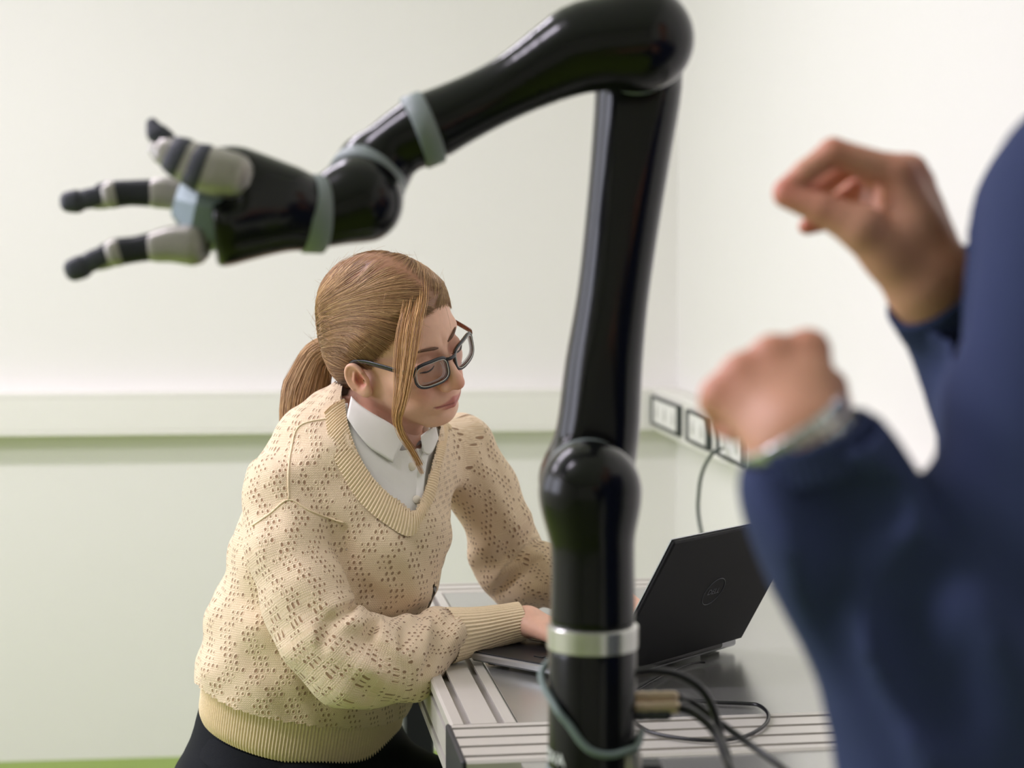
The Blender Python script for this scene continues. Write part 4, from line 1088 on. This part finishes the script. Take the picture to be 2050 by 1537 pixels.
t_ = nt.nodes.new('ShaderNodeBsdfTransparent'); t_.inputs[0].default_value = (.96, .97, .96, 1); g_ = nt.nodes.new('ShaderNodeBsdfGlossy'); g_.inputs[1].default_value = .02
fz = nt.nodes.new('ShaderNodeFresnel'); fz.inputs[0].default_value = 1.5; ms = nt.nodes.new('ShaderNodeMixShader')
nt.links.new(fz.outputs[0], ms.inputs[0]); nt.links.new(t_.outputs[0], ms.inputs[1]); nt.links.new(g_.outputs[0], ms.inputs[2]); nt.links.new(ms.outputs[0], nt.nodes['Material Output'].inputs[0])
for s in (-1, 1):
    rim = [h2w(lens_pt(s, a, .95, .92, .0)) for a in ang[:-1]]; c = h2w((.0335 * s, GF - .0002, -.0105))
    mk('lens', np.array([c] + rim), [(0, i + 1, (i + 1) % 64 + 1) for i in range(64)], m, gl)

# ---- hair ---------------------------------------------------------
M_hair = attr_color_mat('hair_blonde', 'tint', .38, spec=.5)
c0 = np.array([0, -.012, .028]); TIE = np.array([0, -.112, -.040])
def hairdist(q):
    """>0 inside the hair-covered scalp"""
    f, u, l = q[:, 1], q[:, 2], np.abs(q[:, 0])
    fb = np.interp(u, [-.08, -.022, -.018, -.002, .012, .045, .068, .080, .12], [-.022, -.022, .012, .020, .034, .064, .083, .12, .2])
    return np.minimum(fb - f, (u + .085) * 2)
def capsdf(q):
    hd = np.clip(hairdist(q), 0, .05); off = np.minimum(.0012 + hd * .20, .0090)
    d = cranium(q); d = smin(d, ell(q, (0, -.045, -.025), (.060, .055, .060)), .03)
    return d - off
Vc, Qc = surf(capsdf, (-.1, -.13, -.11), (.1, .12, .14), .003, 1)
ql = Vc.astype(np.float32); Vc2, Qc2, _ = keep(Vc, Qc, hairdist(ql) > 0)
HAIRC = [lin(c) for c in ((160, 122, 84), (192, 152, 106), (214, 178, 128), (134, 98, 68), (176, 136, 96))]
hair = mk('hair', h2w(Vc2), Qc2, M_hair, woman, attrs={'tint': np.tile(np.array(lin((146, 104, 76))), (len(Vc2), 1))})  # cap coloured darker than most strands, so gaps read as shadow streaks
def on_cap(dirs, extra):
    r = np.full(len(dirs), .15)
    for _ in range(14): r = r - np.clip(capsdf((c0 + dirs * r[:, None]).astype(np.float32)), -.02, .03) * .95
    return c0 + dirs * (r + extra)[:, None]
def strands(paths, rad, cols, name, parent):
    """paths (n, k, 3) world -> one mesh of thin three-sided strands"""
    n, kk, _ = paths.shape
    T_ = np.gradient(paths, axis=1); T_ /= np.linalg.norm(T_, axis=2)[..., None] + 1e-12
    ref = np.array([.3, -.9, .3]); A = np.cross(T_, ref); A /= np.linalg.norm(A, axis=2)[..., None] + 1e-12; B = np.cross(T_, A)
    tp = np.interp(np.linspace(0, 1, kk), [0, .05, .8, 1], [.5, 1, 1, .35])[None, :, None] * np.asarray(rad)[:, None, None]
    V = np.stack([paths + tp * (A * math.cos(a) + B * math.sin(a)) for a in (0, 2.094, 4.189)], 2)
    idx = np.arange(n * kk * 3).reshape(n, kk, 3); nx = np.roll(idx, -1, 2)
    Fq = np.stack([idx[:, :-1], nx[:, :-1], nx[:, 1:], idx[:, 1:]], -1).reshape(-1, 4)
    C = np.repeat(np.asarray(cols), kk * 3, 0)
    return tag(mk(name, V.reshape(-1, 3), Fq, M_hair, parent, attrs={'tint': C}), kind='stuff')
def hair_cols(n):
    a = np.array(HAIRC)[RNG.integers(0, len(HAIRC), n)]; b = np.array(HAIRC)[RNG.integers(0, len(HAIRC), n)]; t = RNG.random((n, 1)); c = a * t + b * (1 - t)
    c[:, :3] *= RNG.uniform(.85, 1.12, (n, 1)); return np.clip(c, 0, 1)
NS = 9000
root = Vc2[RNG.integers(0, len(Vc2), NS)] + RNG.normal(0, .0012, (NS, 3))
edge_ = np.where((hairdist(Vc2.astype(np.float32)) < .007) & (Vc2[:, 2] > -.01))[0]; NE = 900     # fine hairs across the hairline
fr_ = np.where((Vc2[:, 1] > .035) & (Vc2[:, 0] > -.02))[0]; root[NE:NE + 1300] = Vc2[fr_[RNG.integers(0, len(fr_), 1300)]] + RNG.normal(0, .0012, (1300, 3))
root[:NE] = Vc2[edge_[RNG.integers(0, len(edge_), NE)]] + np.array([0, 1, -.35]) * RNG.uniform(0, .007, (NE, 1)) + RNG.normal(0, .0012, (NE, 3))
rd_ = root - c0; rd_ /= np.linalg.norm(rd_, axis=1)[:, None]
td = TIE - c0; td = td / np.linalg.norm(td); KS = 13
om = np.arccos(np.clip(rd_ @ td, -1, 1)); tt = np.linspace(0, 1, KS)
sd = np.where(root[:, 0] > .006, 1.0, -1.0)
mdir = rd_ + td; mdir /= np.linalg.norm(mdir, axis=1)[:, None] + 1e-6
side = np.stack([sd * .80, .10 - .4 * (rd_[:, 1] < 0), .42 + .45 * np.clip(rd_[:, 2], 0, 1)], 1); side /= np.linalg.norm(side, axis=1)[:, None]
bw = np.clip((om - .7) / 1.2, 0, 1)[:, None]; mdir = mdir * (1 - bw) + side * bw; mdir /= np.linalg.norm(mdir, axis=1)[:, None]
mdir *= 1.0 + .55 * np.clip(om / 2.5, 0, 1)[:, None]
T3 = tt[None, :, None]
sl_ = (1 - T3) ** 2 * rd_[:, None] + 2 * T3 * (1 - T3) * mdir[:, None] + T3 ** 2 * td
sl_ /= np.linalg.norm(sl_, axis=2)[..., None]
cl = np.sin(rd_[:, 0] * 90) * np.sin(rd_[:, 2] * 75 + rd_[:, 1] * 40)
ex = (.0006 + .0010 * RNG.random(NS) + .0007 * cl)[:, None] + RNG.normal(0, .00035, (NS, KS)).cumsum(1) * .35
pth = on_cap(sl_.reshape(-1, 3), ex.ravel()).reshape(NS, KS, 3)
w_ = np.clip((tt - .86) / .14, 0, 1)[None, :, None] ** 1.5
pth = pth * (1 - w_) + (TIE + RNG.normal(0, .006, (NS, 1, 3))) * w_
strands(h2w(pth), RNG.uniform(.00018, .00034, NS), hair_cols(NS), 'hair_strands', hair)
# ponytail
tw = h2w(TIE); ty = tw[1]
tail = catmull([tw, at(640, 712, ty + .012), at(618, 765, ty + .016), at(606, 815, ty + .014), at(604, 870, ty + .01), at(612, 930, ty - .0)], 5)
NT = 2600; off = RNG.normal(0, 1, (NT, 2)); off /= np.maximum(1, np.linalg.norm(off, axis=1) / 1.7)[:, None]
Tt, Nt_, Bt = frames(tail); wd = np.interp(np.linspace(0, 1, len(tail)), [0, .12, .45, .8, 1], [.006, .012, .0195, .017, .010])
pt = tail[None] + Nt_[None] * (off[:, 0, None, None] * wd[None, :, None]) + Bt[None] * (off[:, 1, None, None] * wd[None, :, None])
pt += RNG.normal(0, .0007, pt.shape).cumsum(1) * .35
strands(pt, RNG.uniform(.0002, .00038, NT), hair_cols(NT), 'ponytail_strands', hair)
mk('ponytail_core', *tube(tail, wd * 1.15, 16), attr_color_mat('hair_core', 'tint', .5), hair, attrs={'tint': np.tile(np.array(lin((140, 98, 70))), (len(tail) * 16, 1))})
mk('hair_tie', *disc_ring(tw + (tail[1] - tail[0]) * .8, tail[1] - tail[0], .0125, .008, 24, .003), mat('hair_tie_brown', (60, 40, 32), .7), hair)
# loose locks before the ear and over the temple
def cap_world(P): return capsdf(w2h(P))
def lock(px_pts, Ys, n, w0, w1, name):
    rt = hits(cap_world, px_pts[:2]); pts = [rt[0] - (O_CAM - rt[0]) * .0016, rt[1] + (O_CAM - rt[1]) * .0008] + [at(x, y, Y) for (x, y), Y in zip(px_pts[2:], Ys)]
    base = catmull(pts, 6); kk = len(base)
    o = np.clip(RNG.normal(0, .5, (n, 3)), -1, 1); cl_ = RNG.integers(0, 4, n); o[:, 0] = o[:, 0] * .45 + (cl_ - 1.5) * .42
    wdt = np.interp(np.linspace(0, 1, kk), [0, .3, .7, 1], [w0 * .9, w0, w1 * 1.5, w1])
    p = base[None] + o[:, None] * wdt[None, :, None] * np.array([1, .35, .25]); p += RNG.normal(0, .0003, p.shape).cumsum(1) * .5
    st = RNG.uniform(0, 1, n)[:, None, None]; ww = np.clip(1 - np.linspace(0, 1, kk) * 5, 0, 1)[None, :, None] * st; p = p + (O_CAM - p) * (-.004 * ww) + np.array([.0, 0, .012]) * ww * o[:, None, 1:2]
    c = hair_cols(n); c = np.clip(c * np.array([1.35, 1.28, 1.1, 1]), 0, 1); strands(p, RNG.uniform(.00018, .00034, n), c, name, hair)
lock([(838, 560), (838, 596), (828, 650), (821, 700), (814, 750), (805, 800), (797, 838), (804, 868), (822, 895), (842, 930)], [2.345, 2.342, 2.340, 2.342, 2.348, 2.355, 2.362, 2.368], 85, .0125, .0032, 'loose_lock')
lock([(822, 560), (818, 604), (806, 660), (799, 720), (797, 780), (792, 828), (800, 862), (824, 905), (846, 948)], [2.348, 2.345, 2.345, 2.348, 2.354, 2.362, 2.370], 45, .0080, .0024, 'loose_lock')
# flyaway hairs along the outline
fl = Vc2[RNG.integers(0, len(Vc2), 260)]; fd = fl - c0; fd /= np.linalg.norm(fd, axis=1)[:, None]
ftan = np.cross(fd, RNG.normal(0, 1, fd.shape)); ftan /= np.linalg.norm(ftan, axis=1)[:, None]; tq = np.linspace(0, 1, 8)[None, :, None]
fp_ = fl[:, None] + ftan[:, None] * tq * RNG.uniform(.015, .04, (260, 1, 1)) + fd[:, None] * (tq * .006 + .001) - fd[:, None] * tq ** 2 * .003
strands(h2w(fp_), np.full(260, .00012), hair_cols(260), 'flyaway_strands', hair)
# brows and lashes
for s in (-1, 1):
    bp_ = [h2w((s * .010, .0895, .0140)), h2w((s * .022, .0885, .0180)), h2w((s * .036, .0815, .0195)), h2w((s * .048, .0700, .0160))]
    mk('eyebrow', *tube(catmull(bp_, 5), np.interp(np.linspace(0, 1, 16), [0, .2, .6, 1], [.0012, .0025, .0021, .0006])[:, None] * np.array([[1, .6]]), 8, up=HU), mat('eyebrow_brown', (104, 74, 56), .7), hair)
    ls = [h2w((s * .0185, .0862, -.0100)), h2w((s * .0250, .0878, -.0112)), h2w((s * .0340, .0876, -.0112)), h2w((s * .0440, .0825, -.0096))]
    mk('eyelashes', *tube(catmull(ls, 5), np.interp(np.linspace(0, 1, 16), [0, .4, .8, 1], [.0005, .0012, .0013, .0006]), 6), mat('lash_dark', (50, 36, 32), .6), hair)
# ================================================================== standing man at the right
GM = nrm([-.86, .50, 0]); HMn = np.array([-GM[1], GM[0], 0])       # facing / his left (toward the camera)
mLS = at(2230, 420, 1.080); mRS = mLS - HMn * .37; mC = (mLS + mRS) / 2
mLE = at(1905, 1480, 1.035); mLW = at(1602, 884, 1.045); mRE = at(2150, 1000, 1.36); mRW = at(1868, 580, 1.285)
man = empty('person', (mC[0], mC[1], 0), 'man in a navy sweatshirt gesturing with both hands beside the robot arm', 'person')
SKM = np.array(lin((214, 158, 132)))
# right hand: thumb and index pinched
def J(*a): return [at(x, y, 1.285 + d) for x, y, d in a]
chA = [J((1868, 556, -.008), (1798, 348, -.012), (1668, 305, -.014), (1612, 346, -.014), (1570, 378, -.014)),
       J((1872, 552, .008), (1820, 346, .012), (1706, 322, .016), (1652, 366, .014), (1600, 396, .008)),
       J((1880, 556, .020), (1834, 366, .030), (1742, 352, .034), (1684, 404, .030), (1622, 424, .022)),
       J((1884, 564, .030), (1846, 404, .046), (1770, 392, .050), (1704, 430, .044), (1614, 454, .036)),
       J((1838, 560, -.010), (1726, 458, -.022), (1644, 418, -.020), (1572, 392, -.016))]
rdA = [[.022, .0125, .0102, .0088, .0072], [.022, .0130, .0102, .0088, .0072], [.021, .0125, .0098, .0085, .0070], [.019, .0115, .0090, .0078, .0062], [.024, .0160, .0112, .0086]]
# left fist: back of the hand toward the camera
def K_(*a): return [at(x, y, Y) for x, y, Y in a]
chB = [K_((1626, 858, 1.045), (1618, 702, 1.075), (1602, 702, 1.120), (1590, 760, 1.128), (1588, 790, 1.110)),
       K_((1606, 862, 1.045), (1548, 712, 1.070), (1528, 716, 1.118), (1528, 776, 1.126), (1540, 806, 1.108)),
       K_((1584, 872, 1.045), (1486, 748, 1.068), (1470, 758, 1.112), (1480, 812, 1.120), (1500, 836, 1.102)),
       K_((1562, 886, 1.045), (1440, 792, 1.066), (1428, 806, 1.102), (1446, 848, 1.108), (1470, 866, 1.094)),
       K_((1640, 850, 1.055), (1652, 780, 1.092), (1622, 752, 1.126), (1578, 758, 1.138))]
rdB = [[.017, .0125, .0100, .0088, .0074], [.017, .0122, .0100, .0088, .0074], [.016, .0118, .0096, .0084, .0070], [.015, .0110, .0088, .0076, .0064], [.017, .0130, .0108, .0090]]
bodyp = []
for S, E, Wp, ch, rd in ((mRS, mRE, mRW, chA, rdA), (mLS, mLE, mLW, chB, rdB)):
    def fn(P):
        d = chain(P, [S, E], [.05, .042])
        d = smin(d, rcone(P, E, Wp, .042, .029) if ch is chA else chain(P, [E, at(1756, 1190, 1.040), at(1662, 985, 1.045), Wp], [.042, .034, .026, .027]), .02)
        if ch is chA: d = smin(d, ell(P, at(1792, 440, 1.300), (.026, .016, .030)), .02)
        return smin(d, hand_sdf(P, ch, rd, .005, .013), .016)
    lo, hi = bounds([S, E, Wp] + ch, .06); V, Q = surf(fn, lo, hi, .0022, 1)
    t = np.tile(SKM, (len(V), 1))
    for c in ch:        # redder knuckles and finger tips
        for j in ((1, 2, -1) if len(c) == 5 else (2, -1)):
            w = np.exp(-((np.linalg.norm(V - c[j], axis=1) / .014) ** 2))[:, None] * .5; t = t * (1 - w) + np.array(lin((204, 110, 96))) * w
    bodyp.append((V, Q, t))
mHC = mC + GM * .015 + np.array([0, 0, .282]); MHM = np.stack([HMn, GM, np.array([0, 0, 1.0])], 1)
def m2w(p): return mHC + np.asarray(p) @ MHM.T
Vmh, Qmh = surf(lambda q: smin(head_local(q), rcone(q, (0, -.015, -.06), (0, -.05, -.26), .058, .066), .02), (-.1, -.13, -.3), (.1, .135, .135), .003, 1)
bodyp.append((m2w(Vmh), Qmh, np.tile(SKM, (len(Vmh), 1))))
n = 0; VV, QQ, TT = [], [], []
for V, Q, t in bodyp: VV.append(V); QQ.append(np.asarray(Q) + n); TT.append(t); n += len(V)
mk('body', np.vstack(VV), np.vstack(QQ), M_skin, man, attrs={'tint': np.vstack(TT)})
Vmc, Qmc = surf(lambda q: cranium(q) - np.clip(hairdist(q) * .3, .001, .012), (-.1, -.13, -.11), (.1, .12, .14), .004, 1)
Vmc, Qmc, _ = keep(Vmc, Qmc, hairdist(Vmc.astype(np.float32)) > .002)
mk('hair', m2w(Vmc), Qmc, mat('hair_dark_brown', (60, 44, 34), .6, vary=.3, vscale=300, bump=.6, bscale=500), man)
# sweatshirt
M_navy = mat('navy_cotton', (52, 61, 94), .85, vary=.06, vscale=50, bump=.25, bscale=700, spec=.15)
mPel = np.array([mC[0] + .01, mC[1], .96])
slA = [mRS, mRE, at(2000, 730, 1.32), at(1888, 594, 1.292)]; rA = [.075, .066, .056, .043]
slB = [mLS, at(2075, 960, 1.060), mLE, at(1752, 1190, 1.040), at(1662, 975, 1.045), at(1634, 895, 1.042)]; rBn = [.070, .066, .066, .056, .046, .039]
def shirt(P):
    d = chain(P, [mPel, mC + GM * .02 - [0, 0, .22], mC + GM * .02 - [0, 0, .06]], [.175, .185, .165], .05, (GM, .72))
    d = smin(d, rcone(P, mLS + HMn * -.02 + [0, 0, .0], mRS + HMn * .02, .068, .068), .06)
    d = smin(d, rcone(P, mC - [0, 0, .02], mC + GM * .0 + np.array([0, 0, .085]), .10, .065), .06)
    d = smin(d, chain(P, slA, rA), .03)
    d = smin(d, chain(P, slB, rBn), .03)
    return d
def shirt_f(P):
    d = shirt(P); x, y, z = P[:, 0], P[:, 1], P[:, 2]
    w = .003 * np.sin(60 * x + 38 * z + 2 * np.sin(25 * z))
    a = np.exp(-(((P - at(1760, 1260, 1.0)) / .11) ** 2).sum(1)); w = w + a * .013 * np.sin(80 * (x * .95 + z * .28) + 1.8 * np.sin(22 * z))
    b = np.exp(-(((P - at(1700, 1040, 1.0)) / .06) ** 2).sum(1)); w = w + b * .005 * np.sin(110 * (x * .5 + z * .86))
    d = d - w
    for g in grooves: d = smax(d, -chain(P, g, np.interp(np.linspace(0, 1, len(g)), [0, .2, .8, 1], [.003, .013, .013, .003])), .02)
    return d
grooves = [hits(shirt, g_, .6) for g_ in ([(1800, 1020), (1735, 1040), (1690, 1090), (1668, 1170), (1664, 1260), (1690, 1350), (1740, 1440), (1800, 1540)],
    [(1800, 1290), (1840, 1350), (1890, 1430), (1950, 1520)], [(1770, 975), (1700, 1000), (1650, 1045)], [(1870, 1100), (1850, 1180), (1830, 1260), (1835, 1330)])]
lo, hi = bounds([mPel, mC] + slA + slB, .2); lo[2] = .90
Vm, Qm = surf(shirt_f, lo, hi, .0055, 2)
m_cut = (Vm[:, 2] < .955) | (np.linalg.norm((Vm - (mC + [0, 0, .12])) * [1, 1, .8], axis=1) < .072)
for e, d_ in ((slA[-1], nrm(slA[-1] - slA[-2])), (slB[-1], nrm(slB[-1] - slB[-2]))):
    m_cut |= (((Vm - e) @ d_) > .006) & (np.linalg.norm(Vm - e, axis=1) < .09)
Vm, Qm, _ = keep(Vm, Qm, ~m_cut); shirt_o = mk('sweatshirt', Vm, Qm, M_navy, man)
s_ = shirt_o.modifiers.new('thick', 'SOLIDIFY'); s_.thickness = .003
for pts_, r0, r1 in (((slA[-1] - nrm(slA[-1] - slA[-2]) * .012, slA[-1] + nrm(slA[-1] - slA[-2]) * .012), .0425, .0395), ((slB[-1] - nrm(slB[-1] - slB[-2]) * .012, slB[-1] + nrm(slB[-1] - slB[-2]) * .010), .0390, .0350)):
    P = catmull(pts_, 6); T_, N_, B_ = frames(P)
    c_ = rings('cuff', [(P[i], N_[i] * (r0 + (r1 - r0) * i / 6), B_[i] * (r0 + (r1 - r0) * i / 6)) for i in range(7)], 44, .0006, M_navy, shirt_o)
    q_ = c_.modifiers.new('thick', 'SOLIDIFY'); q_.thickness = .003
# trousers and shoes
M_tr = mat('trousers_grey', (52, 54, 60), .85, vary=.15, vscale=200)
def trousers(P):
    d = chain(P, [mPel + [0, 0, .02], mPel - [0, 0, .08]], [.165, .165], .05, (GM, .75))
    for s in (-1, 1):
        a = mPel + HMn * s * .09 - [0, 0, .08]; b = a + GM * .02 - [0, 0, .40]; c = np.array([b[0], b[1], .09])
        d = smin(d, chain(P, [a, b, c], [.088, .062, .05]), .03)
    return smax(d, P[:, 2] - (mPel[2] + .03), .004)
Vt, Qt = surf(trousers, (mPel[0] - .24, mPel[1] - .24, .03), (mPel[0] + .24, mPel[1] + .24, mPel[2] + .06), .008, 1); mk('trousers', Vt, Qt, M_tr, man)
for s in (-1, 1):
    f0 = np.array([*(mPel + HMn * s * .09)[:2], .042])
    mk('shoe', *tube(catmull([f0 - GM * .05, f0 + GM * .07, f0 + GM * .19], 6), np.array([[.04, .038]] * 8 + [[.032, .040]] * 5), 18, up=(0, 0, 1), sq=2.6, round_ends=(4, 4)), sole, man)
# wrist watch with metal link band
M_steel = mat('watch_steel', (200, 202, 206), .25, metal=.9)
wc = at(1601, 880, 1.045); wax = nrm(mLW - slB[-2])
watch = empty('wristwatch', wc, 'steel link bracelet wristwatch on the left wrist of the man', 'watch')
wu = nrm(np.cross(wax, (0, 1, 0))); wv = np.cross(wax, wu); NL = 26
for i in range(NL):
    a = i / NL * 2 * math.pi; r_ = .0325; d = wu * math.cos(a) + wv * math.sin(a) * .86; tn = nrm(-wu * math.sin(a) + wv * math.cos(a) * .86)
    for k2, off_ in enumerate((-.0055, .0055)):
        mk('link', *box(wc + d * r_ + wax * off_, .0072, .0092, .0030, tn, wax, np.cross(tn, wax), bev=.0008), M_steel, watch, False)
